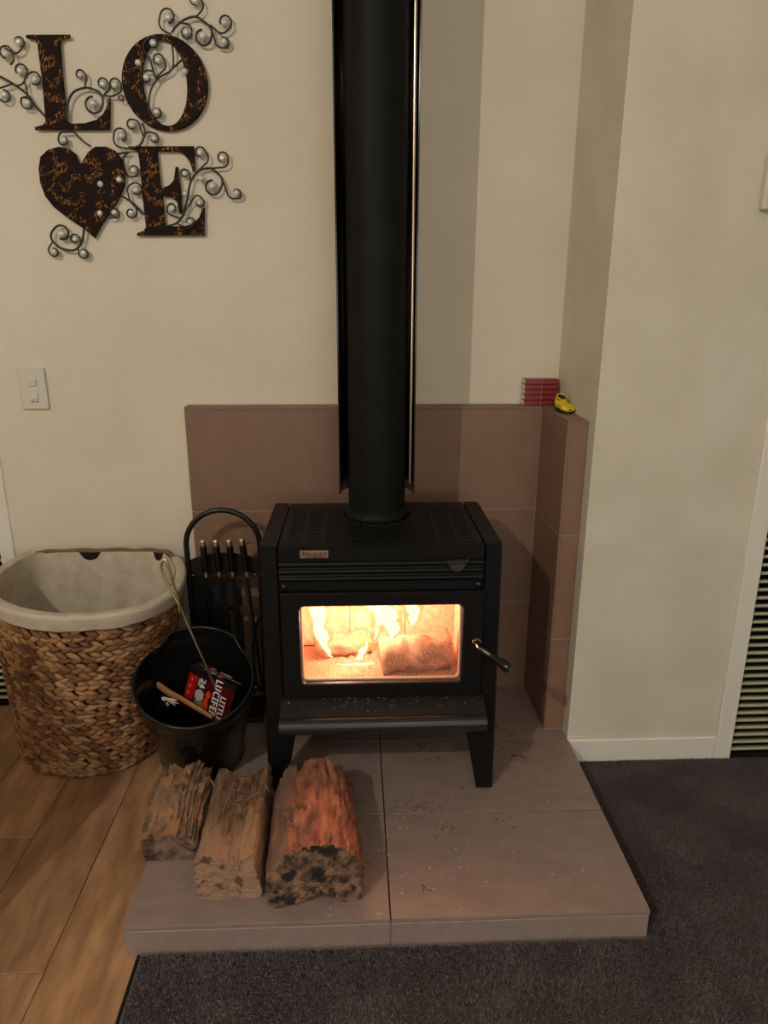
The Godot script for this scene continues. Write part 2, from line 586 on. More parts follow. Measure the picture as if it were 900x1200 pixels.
# ==================================================================== tiled surround and hearth
func build_surround() -> void:
	var t := thing("tile_surround", "low brown tiled surround lining the recess behind the stove", "tile surround")
	var top := 0.9624
	var st := begin()
	bx(st, Vector3(-0.5135, H + 0.0006, WZ + 0.0005), Vector3(0.5465, top - 0.009, -0.0012))
	bx(st, Vector3(0.4934, H + 0.0006, -0.008), Vector3(0.5462, top - 0.009, 0.2514))
	part("grout_bed", st, M.grout, t)
	var ys := [H + 0.002, 0.3592, 0.6592, top - 0.0085]
	var g := 0.0015
	for r in 3:
		for x in [[-0.5156, 0.0], [0.0, 0.4922]]:
			st = begin()
			bx(st, Vector3(x[0] + (g if x[0] > -0.5 else 0.0), ys[r] + g, -0.0085), Vector3(x[1] - g, ys[r + 1] - g, 0.0), 0.001)
			part("tile", st, M.tile if (r + int(x[0] < -0.1)) % 2 == 0 else M.tile2, t)
		st = begin()
		bx(st, Vector3(0.4922, ys[r] + g, 0.0018), Vector3(0.5007, ys[r + 1] - g, 0.2525), 0.001)
		part("tile", st, M.tile2, t)
		st = begin()
		bx(st, Vector3(0.5012, ys[r] + g, 0.244), Vector3(0.5462, ys[r + 1] - g, 0.2526), 0.001)
		part("tile", st, M.tile, t)
	# cap tiles
	for x in [[-0.5156, -0.0006], [0.0006, 0.4915]]:
		st = begin()
		bx(st, Vector3(x[0], top - 0.0085, WZ + 0.0005), Vector3(x[1], top, 0.0005), 0.001)
		part("cap_tile", st, M.tile2, t)
	st = begin()
	bx(st, Vector3(0.4925, top - 0.0085, WZ + 0.0005), Vector3(0.5465, top, 0.2528), 0.001)
	part("cap_tile", st, M.tile2, t)

func smudged(sd: int, dark: Array, pale: int) -> StandardMaterial3D:
	# a tile's own colour with soot scuffs on it
	var im := Image.create(512, 512, true, Image.FORMAT_RGB8)
	var n := fnl(sd, 0.010, 5)
	var n2 := fnl(sd + 1, 0.06, 3)
	for y in 512:
		for x in 512:
			var v := n.get_noise_2d(x, y) * 0.5 + n2.get_noise_2d(x, y) * 0.15
			var k := 1.0 + v * 0.16
			im.set_pixel(x, y, Color(0.565 * k, 0.485 * k, 0.452 * k))
	var r := RandomNumberGenerator.new()
	r.seed = sd
	# each mark: place on the tile, spread, number of strokes, strength
	for q in dark:
		for j in int(q[3]):
			var p := Vector2(q[0] * 512.0 + r.randfn(0, q[2]), q[1] * 512.0 + r.randfn(0, q[2] * 1.3))
			var a := r.randf() * TAU
			var bend := r.randfn(0, 0.06)
			var len_ := r.randi_range(4, 20)
			for s in len_:
				p += Vector2.from_angle(a)
				a += bend
				var fade := r.randf_range(0.35, 0.8)
				for dx in 3:
					for dy in 3:
						var w := Vector2i(int(p.x) + dx, int(p.y) + dy)
						if w.x > 0 and w.y > 0 and w.x < 512 and w.y < 512:
							im.set_pixelv(w, im.get_pixelv(w).lerp(Color(0.10, 0.09, 0.08), fade * float(q[4])))
	for i in pale:
		var q := Vector2i(r.randi_range(4, 506), r.randi_range(4, 506))
		im.fill_rect(Rect2i(q, Vector2i(r.randi_range(1, 3), 2)), Color(0.62, 0.57, 0.52))
	im.generate_mipmaps()
	var m := StandardMaterial3D.new()
	m.albedo_texture = ImageTexture.create_from_image(im)
	m.roughness = 0.55
	return m

# a slab whose top carries uv 0..1
func slab(st: SurfaceTool, lo: Vector3, hi: Vector3, bev: float) -> void:
	flat(st)
	var V := func(x: float, y: float, z: float) -> void:
		st.set_uv(Vector2((x - lo.x) / (hi.x - lo.x), (z - lo.z) / (hi.z - lo.z)))
		st.add_vertex(Vector3(x, y, z))
	var rows := [[0.0, lo.y], [0.0, hi.y - bev], [bev, hi.y]]
	for k in 2:
		var i0: float = rows[k][0]
		var i1: float = rows[k + 1][0]
		var c0 := [Vector2(lo.x + i0, hi.z - i0), Vector2(hi.x - i0, hi.z - i0), Vector2(hi.x - i0, lo.z + i0), Vector2(lo.x + i0, lo.z + i0)]
		var c1 := [Vector2(lo.x + i1, hi.z - i1), Vector2(hi.x - i1, hi.z - i1), Vector2(hi.x - i1, lo.z + i1), Vector2(lo.x + i1, lo.z + i1)]
		for e in 4:
			var f := (e + 1) % 4
			for q in [[c0[e], rows[k][1]], [c1[f], rows[k + 1][1]], [c0[f], rows[k][1]], [c0[e], rows[k][1]], [c1[e], rows[k + 1][1]], [c1[f], rows[k + 1][1]]]:
				V.call(q[0].x, q[1], q[0].y)
	for q in [[lo.x + bev, hi.z - bev], [hi.x - bev, lo.z + bev], [hi.x - bev, hi.z - bev], [lo.x + bev, hi.z - bev], [lo.x + bev, lo.z + bev], [hi.x - bev, lo.z + bev]]:
		V.call(q[0], hi.y, q[1])

func build_hearth() -> void:
	var t := thing("hearth", "raised hearth slab of grey brown tiles under the stove", "hearth")
	var xl := -0.506
	var xr := 0.549
	var zf := 0.8824
	var st := begin()
	bx(st, Vector3(xl + 0.009, -0.012, WZ + 0.001), Vector3(xr - 0.009, H - 0.0105, zf - 0.009))
	part("mortar_bed", st, M.mortar, t)
	var xs := [xl, 0.0218, xr]
	var zs := [WZ + 0.001, 0.2915, 0.5845, zf]
	st = begin()
	bx(st, Vector3(xl + 0.004, H - 0.0105, WZ + 0.001), Vector3(xr - 0.004, H - 0.0045, zf - 0.004))
	part("grout", st, M.dark_grout, t)
	var looks := [[smudged(201, [], 8), smudged(203, [[0.62, 0.80, 22, 14, 0.6], [0.68, 0.93, 14, 8, 0.6]], 6)],
		[smudged(205, [[0.75, 0.6, 40, 8, 0.4]], 10), smudged(207, [[0.70, 0.27, 15, 26, 0.75], [0.55, 0.13, 18, 14, 0.65], [0.57, 0.05, 14, 8, 0.6], [0.56, 0.44, 13, 7, 0.6], [0.22, 0.12, 22, 12, 0.6], [0.25, 0.25, 10, 5, 0.8], [0.17, 0.90, 32, 40, 0.22], [0.08, 0.95, 26, 20, 0.2], [0.37, 0.70, 4, 2, 0.9]], 14)],
		[smudged(209, [[0.95, 0.4, 20, 6, 0.4]], 16), smudged(211, [[0.27, 0.20, 26, 8, 0.35], [0.50, 0.10, 24, 5, 0.4], [0.12, 0.75, 14, 6, 0.4]], 26)]]
	for r in 3:
		for k in 2:
			st = begin()
			slab(st, Vector3(xs[k] + (0.0013 if k > 0 else 0.0), H - 0.0095, zs[r] + 0.0021), Vector3(xs[k + 1] - (0.0016 if k < 1 else 0.0), H, zs[r + 1] - (0.0021 if r < 2 else 0.0)), 0.0006)
			part("tile", st, looks[r][k], t)
	for k in 2:
		st = begin()
		bx(st, Vector3(xs[k] + (0.0012 if k > 0 else 0.0005), 0.0, zf - 0.0095), Vector3(xs[k + 1] - (0.0012 if k < 1 else 0.0), H - 0.0135, zf - 0.0012), 0.0012)
		part("edge_tile", st, M.edge, t)
	st = begin()
	bx(st, Vector3(xl + 0.001, H - 0.0138, zf - 0.0088), Vector3(xr - 0.001, H - 0.0094, zf - 0.0028))
	bx(st, Vector3(xs[1] - 0.002, 0.002, zf - 0.0088), Vector3(xs[1] + 0.002, H - 0.0138, zf - 0.0022))
	part("edge_grout", st, M.mortar, t)
	for sgn in [0, 1]:
		for r in 3:
			st = begin()
			var x0: float = xl if sgn == 0 else xr - 0.0088
			bx(st, Vector3(x0, 0.0, zs[r] + 0.001), Vector3(x0 + 0.0088, H - 0.0115, min(zs[r + 1] - 0.001, zf - 0.011)), 0.001)
			part("edge_tile", st, M.tile, t)

# ==================================================================== carpet
func build_carpet() -> void:
	var t := thing("carpet", "brown grey cut pile carpet around the front and right of the hearth", "carpet")
	var st := begin()
	bx(st, Vector3(-0.4765, -0.0122, 0.884), Vector3(3.14, 0.004, 5.24))
	bx(st, Vector3(0.5505, -0.0122, RZ + 0.012), Vector3(3.14, 0.004, 0.884))
	part("backing", st, M.carpet, t)
	st = begin()
	bx(st, Vector3(-0.4835, -0.0122, 0.886), Vector3(-0.4765, 0.007, 3.0), 0.002)
	part("edge_binding", st, M.ink, t)
	# pile: short tufts
	st = begin()
	for b in 3:
		var a := TAU * b / 3.0 + 0.4
		var o := Vector3(cos(a), 0, sin(a))
		var s := Vector3(-sin(a), 0, cos(a))
		var w := 0.0019
		flat(st)
		tri(st, o * 0.0004 - s * w, o * 0.0004 + s * w, o * 0.0016 + Vector3(0, 0.007, 0))
		tri(st, o * 0.0004 + s * w, o * 0.0004 - s * w, o * 0.0016 + Vector3(0, 0.007, 0))
	var cm := StandardMaterial3D.new()
	cm.vertex_color_use_as_albedo = true
	cm.roughness = 1.0
	var mesh := mesh_of(st, cm)
	var spots := []
	var zone := fnl(130, 4.0, 3)
	var step := 0.0032
	var z := RZ + 0.014
	while z < 1.32:
		var x := -0.472 if z > 0.888 else 0.5535
		while x < 1.5:
			spots.append(Vector3(x + rng.randf_range(-0.0016, 0.0016), 0.0035, z + rng.randf_range(-0.0016, 0.0016)))
			x += step
		z += step
	var mm := MultiMesh.new()
	mm.transform_format = MultiMesh.TRANSFORM_3D
	mm.use_colors = true
	mm.mesh = mesh
	mm.instance_count = spots.size()
	for i in spots.size():
		var p: Vector3 = spots[i]
		var lay := zone.get_noise_2d(p.x * 1.3, p.z * 1.3)
		var b := Basis(Vector3.UP, rng.randf() * TAU) * Basis.from_scale(Vector3(1, rng.randf_range(0.75, 1.1), 1))
		b = Basis(Vector3(1, 0, 0.4).normalized(), 0.2 + lay * 0.8 + rng.randfn(0, 0.14)) * b
		mm.set_instance_transform(i, Transform3D(b, p))
		var k := rng.randf_range(0.84, 1.16)
		mm.set_instance_color(i, Color(0.315 * k, 0.258 * k, 0.256 * k))
	var mi := MultiMeshInstance3D.new()
	mi.name = "pile"
	mi.multimesh = mm
	mi.set_meta("kind", "stuff")
	t.add_child(mi)

# ==================================================================== stove
func build_stove() -> void:
	var t := thing("wood_stove", "black steel wood burning stove with a glass door on the tiled hearth", "stove")
	var T := 0.727
	var zf := 0.50
	var zb := 0.155
	var cx := 0.0175
	var st: SurfaceTool
	# side panels: a top flange, a side sheet and a front flange drawn down into a tapering leg
	for s in [-1.0, 1.0]:
		st = begin()
		var xo: float = cx + s * 0.2735        # outside
		var xi: float = cx + s * 0.2345        # inner edge of the flange
		bx(st, Vector3(min(xo, xi), T - 0.004, zb), Vector3(max(xo, xi), T, zf - 0.010), 0.001)
		# front flange with rounded outer edge, leg below
		var prof := [Vector2(xi, T), Vector2(xo - s * 0.002, T), Vector2(xo, T - 0.002), Vector2(xo + s * 0.007, H + 0.003), Vector2(xo + s * 0.004, H + 0.001), Vector2(xo - s * 0.032, H + 0.001), Vector2(xo - s * 0.034, H + 0.004), Vector2(xo - s * 0.066, 0.245), Vector2(xi, 0.262)]
		prism(st, prof, zf - 0.009, zf, 0.004)
		# side sheet (outer face) with its own rear leg
		var side := [Vector2(zb, T - 0.004), Vector2(zf - 0.002, T - 0.004), Vector2(zf - 0.002, H + 0.001), Vector2(zf - 0.040, H + 0.001), Vector2(zf - 0.075, 0.245), Vector2(zb + 0.075, 0.245), Vector2(zb + 0.040, H + 0.001), Vector2(zb, H + 0.001)]
		var sx := Transform3D(Basis(Vector3(0, 0, 1), Vector3(0, 1, 0), Vector3(-1, 0, 0)), Vector3(xo - s * 0.0045, 0, 0))
		prism(st, side, -0.002, 0.002, 0.0, sx)
		part("side_panel", st, M.black, t)
	# body behind the front
	st = begin()
	bx(st, Vector3(cx - 0.232, 0.25, zb + 0.004), Vector3(cx - 0.222, 0.70, zf - 0.012))
	bx(st, Vector3(cx + 0.222, 0.25, zb + 0.004), Vector3(cx + 0.232, 0.70, zf - 0.012))
	bx(st, Vector3(cx - 0.232, 0.25, zb), Vector3(cx + 0.232, 0.70, zb + 0.006))
	bx(st, Vector3(cx - 0.232, 0.245, zb), Vector3(cx + 0.232, 0.285, zf - 0.012))
	bx(st, Vector3(cx - 0.232, 0.69, zb), Vector3(cx + 0.232, 0.70, zf - 0.012))
	# front frame round the fire opening
	bx(st, Vector3(cx - 0.232, 0.60, zf - 0.03), Vector3(cx + 0.232, 0.70, zf - 0.012))
	bx(st, Vector3(cx - 0.232, 0.285, zf - 0.03), Vector3(cx + 0.232, 0.372, zf - 0.012))
	bx(st, Vector3(cx - 0.232, 0.36, zf - 0.03), Vector3(cx - 0.198, 0.61, zf - 0.012))
	bx(st, Vector3(cx + 0.198, 0.36, zf - 0.03), Vector3(cx + 0.232, 0.61, zf - 0.012))
	part("body", st, M.black, t)
	# top plate with slots
	st = begin()
	bx(st, Vector3(cx - 0.2685, T - 0.016, zb + 0.003), Vector3(cx + 0.2685, T - 0.008, zf - 0.011))
	part("slot_shade_plate", st, M.void, t)  # near-black sheet, shade inside the slots put in its colour
	var fx := 0.0135
	var fz := 0.262
	st = begin()
	var x0 := cx - 0.2315
	var x1 := cx + 0.2315
	var bars := [[zb, 0.225], [0.4665, 0.479]]
	var zz := 0.2315
	while zz < 0.463:
		bars.append([zz, zz + 0.0095])
		zz += 0.0157
	for b in bars:
		for seg in clear_of_pipe(x0, x1, b[0], b[1], fx, fz, 0.083):
			bx(st, Vector3(seg[0], T - 0.007, b[0]), Vector3(seg[1], T - 0.001, b[1]), 0.0006)
	var cols := 10
	for k in cols + 1:
		var xk := lerpf(x0 + 0.008, x1 - 0.008, float(k) / cols)
		var hw := 0.0045 if k > 0 and k < cols else 0.008
		var z0 := 0.2
		if absf(xk - fx) < 0.092:
			z0 = fz + sqrt(0.092 * 0.092 - (xk - fx) * (xk - fx)) if absf(xk - fx) < 0.0915 else fz
		bx(st, Vector3(xk - hw, T - 0.0072, z0), Vector3(xk + hw, T - 0.0012, 0.474))
	var ring := []
	for k in 33:
		var a := TAU * k / 32.0
		ring.append(Vector3(fx + cos(a) * 0.087, T - 0.004, fz + sin(a) * 0.087))
	tube(st, ring.slice(0, 32), 0.005, 6, true)
	part("grille", st, M.black, t)
	# fascia with three ridges
	st = begin()
	var fp := []
	var prof2 := [Vector2(zf - 0.018, T - 0.002), Vector2(zf - 0.010, T - 0.004), Vector2(zf + 0.001, T - 0.010), Vector2(zf + 0.001, 0.692)]
	for y in [0.683, 0.6655, 0.648]:
		for k in 7:
			var a := PI * k / 6.0
			prof2.append(Vector2(zf + 0.0005 + sin(a) * 0.0055, y + cos(a) * 0.006))
		prof2.append(Vector2(zf - 0.001, y - 0.0085))
	prof2.append(Vector2(zf - 0.001, 0.6185))
	prof2.append(Vector2(zf - 0.018, 0.6185))
	for i in prof2.size() - 1:
		st.set_smooth_group(-1 if i < 4 or i > prof2.size() - 4 or prof2[i].y - prof2[i + 1].y > 0.006 else 50)
		quad(st, Vector3(x0, prof2[i + 1].y, prof2[i + 1].x), Vector3(x1, prof2[i + 1].y, prof2[i + 1].x), Vector3(x1, prof2[i].y, prof2[i].x), Vector3(x0, prof2[i].y, prof2[i].x))
	part("fascia", st, M.black, t)
	for bxp in [-0.205, 0.240]:
		st = begin()
		lathe(st, [Vector2(0.0085, 0.0), Vector2(0.008, 0.004), Vector2(0.005, 0.0065), Vector2(0.0, 0.0072)], Transform3D(Basis(Vector3.RIGHT, PI / 2), Vector3(bxp, 0.629, zf - 0.001)), 14)
		part("bolt", st, M.iron, t)
	# badge
	st = begin()
	bx(st, Vector3(-0.166, 0.6985, zf), Vector3(-0.103, 0.7165, zf + 0.0025), 0.0008)
	var bd := part("badge", st, M.badge, t)
	lettering("Masport", 0.0108, Vector3(-0.1345, 0.7087, zf + 0.0025), Basis.IDENTITY, M.badge_ink, bd, "Droid Serif", 0.0006, true, "lettering", 0.9)
	st = begin()
	bx(st, Vector3(-0.155, 0.7003, zf + 0.0024), Vector3(-0.112, 0.7018, zf + 0.003))
	part("underline", st, M.badge_ink, bd)
	# air control
	st = begin()
	var disc := []
	for k in 21:
		var a := PI + PI * k / 20.0
		disc.append(Vector2(cos(a) * 0.0215, sin(a) * 0.0265))
	prism(st, disc, 0.0, 0.012, 0.003, Transform3D(Basis(Vector3.BACK, 0.06), Vector3(0.1875, 0.690, zf + 0.001)))
	var kn := part("air_control", st, M.knob, t)
	st = begin()
	rbox(st, Vector3(0.1865, 0.6925, zf + 0.016), Vector3(0.048, 0.0035, 0.016), 0.001, Basis(Vector3.BACK, 0.05))
	rbox(st, Vector3(0.2075, 0.6965, zf + 0.022), Vector3(0.004, 0.008, 0.006), 0.001)
	part("lever", st, M.knob, kn)
	# door with a rounded window
	st = begin()
	var dx0 := -0.214
	var dx1 := 0.2545
	var dy0 := 0.347
	var dy1 := 0.6165
	var wx0 := -0.1715
	var wx1 := 0.205
	var wy0 := 0.385
	var wy1 := 0.5835
	var outer := rounded(dx0, dy0, dx1, dy1, 0.004, 6)
	var inner := rounded(wx0, wy0, wx1, wy1, 0.012, 6)
	var zd0 := zf - 0.011
	var zd1 := zf + 0.012
	flat(st)
	for i in outer.size():
		var j := (i + 1) % outer.size()
		var rows := [[outer[i], outer[j], zd0], [outer[i], outer[j], zd1 - 0.003], [shrink(outer[i], 0.003), shrink(outer[j], 0.003), zd1], [grow(inner[i], 0.003), grow(inner[j], 0.003), zd1], [inner[i], inner[j], zd1 - 0.003], [inner[i], inner[j], zd0], [outer[i], outer[j], zd0]]
		for k in rows.size() - 1:
			var a = rows[k]
			var b = rows[k + 1]
			quad(st, v3(a[0], a[2]), v3(a[1], a[2]), v3(b[1], b[2]), v3(b[0], b[2]))
	var door := part("door", st, M.black, t)
	st = begin()
	bx(st, Vector3(wx0 - 0.008, wy0 - 0.008, zf - 0.004), Vector3(wx1 + 0.008, wy1 + 0.008, zf))
	part("glass", st, M.glass, door)
	st = begin()
	var rp := []
	for q in rounded(wx0 + 0.002, wy0 + 0.002, wx1 - 0.002, wy1 - 0.002, 0.012, 5):
		rp.append(Vector3(q.x, q.y, zf - 0.008))
	rp = catmull(rp, 6, true)
	for i in rp.size():
		rp[i] += Vector3(sin(i * 0.55) * 0.0006, cos(i * 0.5) * 0.0006, 0)
	tube(st, rp, 0.0035, 8, true)
	part("gasket_rope", st, M.rope, door)
	# handle
	st = begin()
	var hp := catmull([Vector3(0.238, 0.492, zf + 0.010), Vector3(0.238, 0.4915, zf + 0.030), Vector3(0.243, 0.4895, zf + 0.046), Vector3(0.258, 0.483, zf + 0.060), Vector3(0.266, 0.4795, zf + 0.067)], 6)
	tube(st, hp, 0.0062, 12)
	lathe(st, [Vector2(0.0115, 0.0), Vector2(0.0115, 0.008), Vector2(0.007, 0.012)], Transform3D(Basis(Vector3.RIGHT, PI / 2), Vector3(0.238, 0.492, zf + 0.011)), 18)
	part("handle_stem", st, M.chrome, door)
	st = begin()
	var d0 := Vector3(0.262, 0.4812, zf + 0.0635)
	var dd := Vector3(0.040, -0.0165, 0.036)
	var gp := []
	var gr := []
	for k in 15:
		var u := k / 14.0
		gp.append(d0 + dd * u)
		gr.append(0.0068 + 0.0058 * smoothstep(0.0, 0.8, u) - (0.006 * smoothstep(0.9, 1.0, u)))
	tube(st, gp, gr, 16)
	part("handle_grip", st, M.grip, door)
	# ash ledge: slopes down to a rounded nose
	st = begin()
	var lp := [Vector2(zf - 0.012, 0.347), Vector2(zf + 0.004, 0.3435), Vector2(zf + 0.052, 0.322)]
	for k in 9:
		var a := PI * 0.62 - PI * 0.95 * k / 8.0
		lp.append(Vector2(zf + 0.055 + cos(a) * 0.021, 0.302 + sin(a) * 0.021))
	lp.append(Vector2(zf + 0.03, 0.275))
	lp.append(Vector2(zf - 0.004, 0.262))
	for i in lp.size() - 1:
		if i < 2:
			flat(st)
		else:
			smooth(st, 1)
		quad(st, Vector3(-0.222, lp[i + 1].y, lp[i + 1].x), Vector3(0.2615, lp[i + 1].y, lp[i + 1].x), Vector3(0.2615, lp[i].y, lp[i].x), Vector3(-0.222, lp[i].y, lp[i].x))
	var cap := []
	for q in lp:
		cap.append(Vector2(q.x, q.y))
	flat(st)
	var idx := Geometry2D.triangulate_polygon(PackedVector2Array(cap))
	for i in range(0, idx.size(), 3):
		for xx in [-0.222, 0.2615]:
			tri(st, Vector3(xx, cap[idx[i]].y, cap[idx[i]].x), Vector3(xx, cap[idx[i + 1]].y, cap[idx[i + 1]].x), Vector3(xx, cap[idx[i + 2]].y, cap[idx[i + 2]].x))
	var led := part("ash_ledge", st, M.ledge, t)
	scatter_flecks(led, 70, func(): 
		var u := clampf(rng.randfn(0.42, 0.24), 0.03, 0.95)
		var w := clampf(absf(rng.randfn(0.0, 0.35)), 0.04, 0.92)
		return Vector3(lerpf(-0.218, 0.258, u), lerpf(0.3442, 0.3228, w), zf + lerpf(0.005, 0.0515, w)), 0.0017)

func v3(p: Vector2, z: float) -> Vector3:
	return Vector3(p.x, p.y, z)

func shrink(p: Vector2, d: float) -> Vector2:
	var c := Vector2(0.0185, 0.482)
	return p - Vector2(signf(p.x - c.x), signf(p.y - c.y)) * d

func grow(p: Vector2, d: float) -> Vector2:
	return shrink(p, -d)

func rounded(x0: float, y0: float, x1: float, y1: float, r: float, n: int) -> Array:
	var out := []
	for c in [[x1 - r, y1 - r, 0.0], [x0 + r, y1 - r, PI / 2], [x0 + r, y0 + r, PI], [x1 - r, y0 + r, PI * 1.5]]:
		for k in n + 1:
			var a: float = c[2] + PI / 2 * k / n
			out.append(Vector2(c[0] + cos(a) * r, c[1] + sin(a) * r))
	return out

func clear_of_pipe(x0: float, x1: float, z0: float, z1: float, px: float, pz: float, r: float) -> Array:
	var dz := 0.0
	if pz < z0:
		dz = z0 - pz
	elif pz > z1:
		dz = pz - z1
	if dz >= r:
		return [[x0, x1]]
	var w := sqrt(r * r - dz * dz)
	return [[x0, px - w], [px + w, x1]]

func scatter_flecks(parent: Node, n: int, where: Callable, size: float) -> void:
	var st := begin()
	rbox(st, Vector3.ZERO, Vector3(1, 0.45, 0.8), 0.15)
	var mm := MultiMesh.new()
	mm.transform_format = MultiMesh.TRANSFORM_3D
	mm.mesh = mesh_of(st, M.ash)
	mm.instance_count = n
	for i in n:
		var p: Vector3 = where.call()
		var s := size * rng.randf_range(0.45, 1.35)
		mm.set_instance_transform(i, Transform3D(Basis(Vector3.UP, rng.randf() * TAU) * Basis.from_scale(Vector3(s * rng.randf_range(1, 1.9), s, s)), p))
	var mi := MultiMeshInstance3D.new()
	mi.multimesh = mm
	mi.set_meta("kind", "stuff")
	if parent == self:
		mi.name = numbered("ash_flecks")
	else:
		mi.name = "ash_flecks"
	parent.add_child(mi)
	if parent == self:
		tag(mi, "tiny pale ash flecks and wood crumbs strewn over the hearth tiles", "ash")

func lettering(text: String, cap: float, at: Vector3, bas: Basis, m: Material, parent: Node, face := "Droid Sans", depth := 0.0006, italic := false, called := "lettering", squeeze := 1.0) -> MeshInstance3D:
	var tm := TextMesh.new()
	var f := SystemFont.new()
	f.font_names = PackedStringArray([face])
	f.font_weight = 700
	tm.font = f
	tm.text = text
	tm.font_size = 64
	tm.pixel_size = cap / 46.0
	tm.depth = depth
	tm.curve_step = 2.0
	tm.material = m
	var sk := Basis.IDENTITY
	if italic:
		sk = Basis(Vector3(1, 0, 0), Vector3(0.22, 1, 0), Vector3(0, 0, 1))
	sk = Basis.from_scale(Vector3(squeeze, 1, 1)) * sk
	return put(called, tm, parent, Transform3D(bas * sk, at))

# ==================================================================== flue
func build_flue() -> void:
	var t := thing("flue_pipe", "black steel flue pipe rising from the stove with a dark heat shield behind", "flue")
	var c := Vector3(0.0135, 0.727, 0.262)
	var st := begin()
	lathe(st, [Vector2(0.0715, 0.004), Vector2(0.0715, 1.932)], Transform3D(Basis.IDENTITY, c), 48)
	part("pipe", st, M.blackflue, t)
	st = begin()
	var prof := [Vector2(0.0715, 0.022), Vector2(0.0745, 0.021), Vector2(0.0755, 0.017), Vector2(0.0755, 0.012), Vector2(0.079, 0.008), Vector2(0.080, 0.001), Vector2(0.0715, -0.006)]
	prof.reverse()
	lathe(st, prof, Transform3D(Basis.IDENTITY, c), 48)
	part("collar", st, M.blackflue, t)
	# half-round heat shield: an outer skin and a bright lining, open towards the room
	var a0 := PI * 0.49
	var a1 := PI * 1.51
	var sc := Transform3D(Basis.IDENTITY, c + Vector3(0.0, 0.055, 0.0))
	st = begin()
	lathe(st, [Vector2(0.0915, 0.0), Vector2(0.0935, 0.0), Vector2(0.0935, 1.876), Vector2(0.0915, 1.876), Vector2(0.0915, 0.0)], sc, 40, a0, a1, false)
	flat(st)
	for s in [-1.0, 1.0]:
		var a: float = PI - s * (PI * 0.51)
		var dir := Vector3(sin(a), 0, cos(a))
		bx(st, sc * (dir * 0.0925 + Vector3(-0.0022, 0.0, -0.003)), sc * (dir * 0.0925 + Vector3(0.0022, 1.876, 0.003)), 0.001)
	var sh := part("heat_shield", st, M.gloss, t)
	st = begin()
	lathe(st, [Vector2(0.0905, 1.87), Vector2(0.0905, 0.004)], sc, 40, a0 + 0.04, a1 - 0.04)
	var lining := st
	st = begin()
	var sp := []
	for k in 12:
		var u := k / 11.0
		sp.append(c + Vector3(0.0815 - 0.003 * u + 0.0008 * sin(u * 5.0), 0.085 + 1.80 * u, 0.018))
	tube(st, sp, 0.0038, 14)  # bright strip on the right only, put in for the lining's reflection
	part("bright_strip", st, M.bright_strip_metal, sh)
	st = lining
	part("shield_lining", st, M.liner, sh)

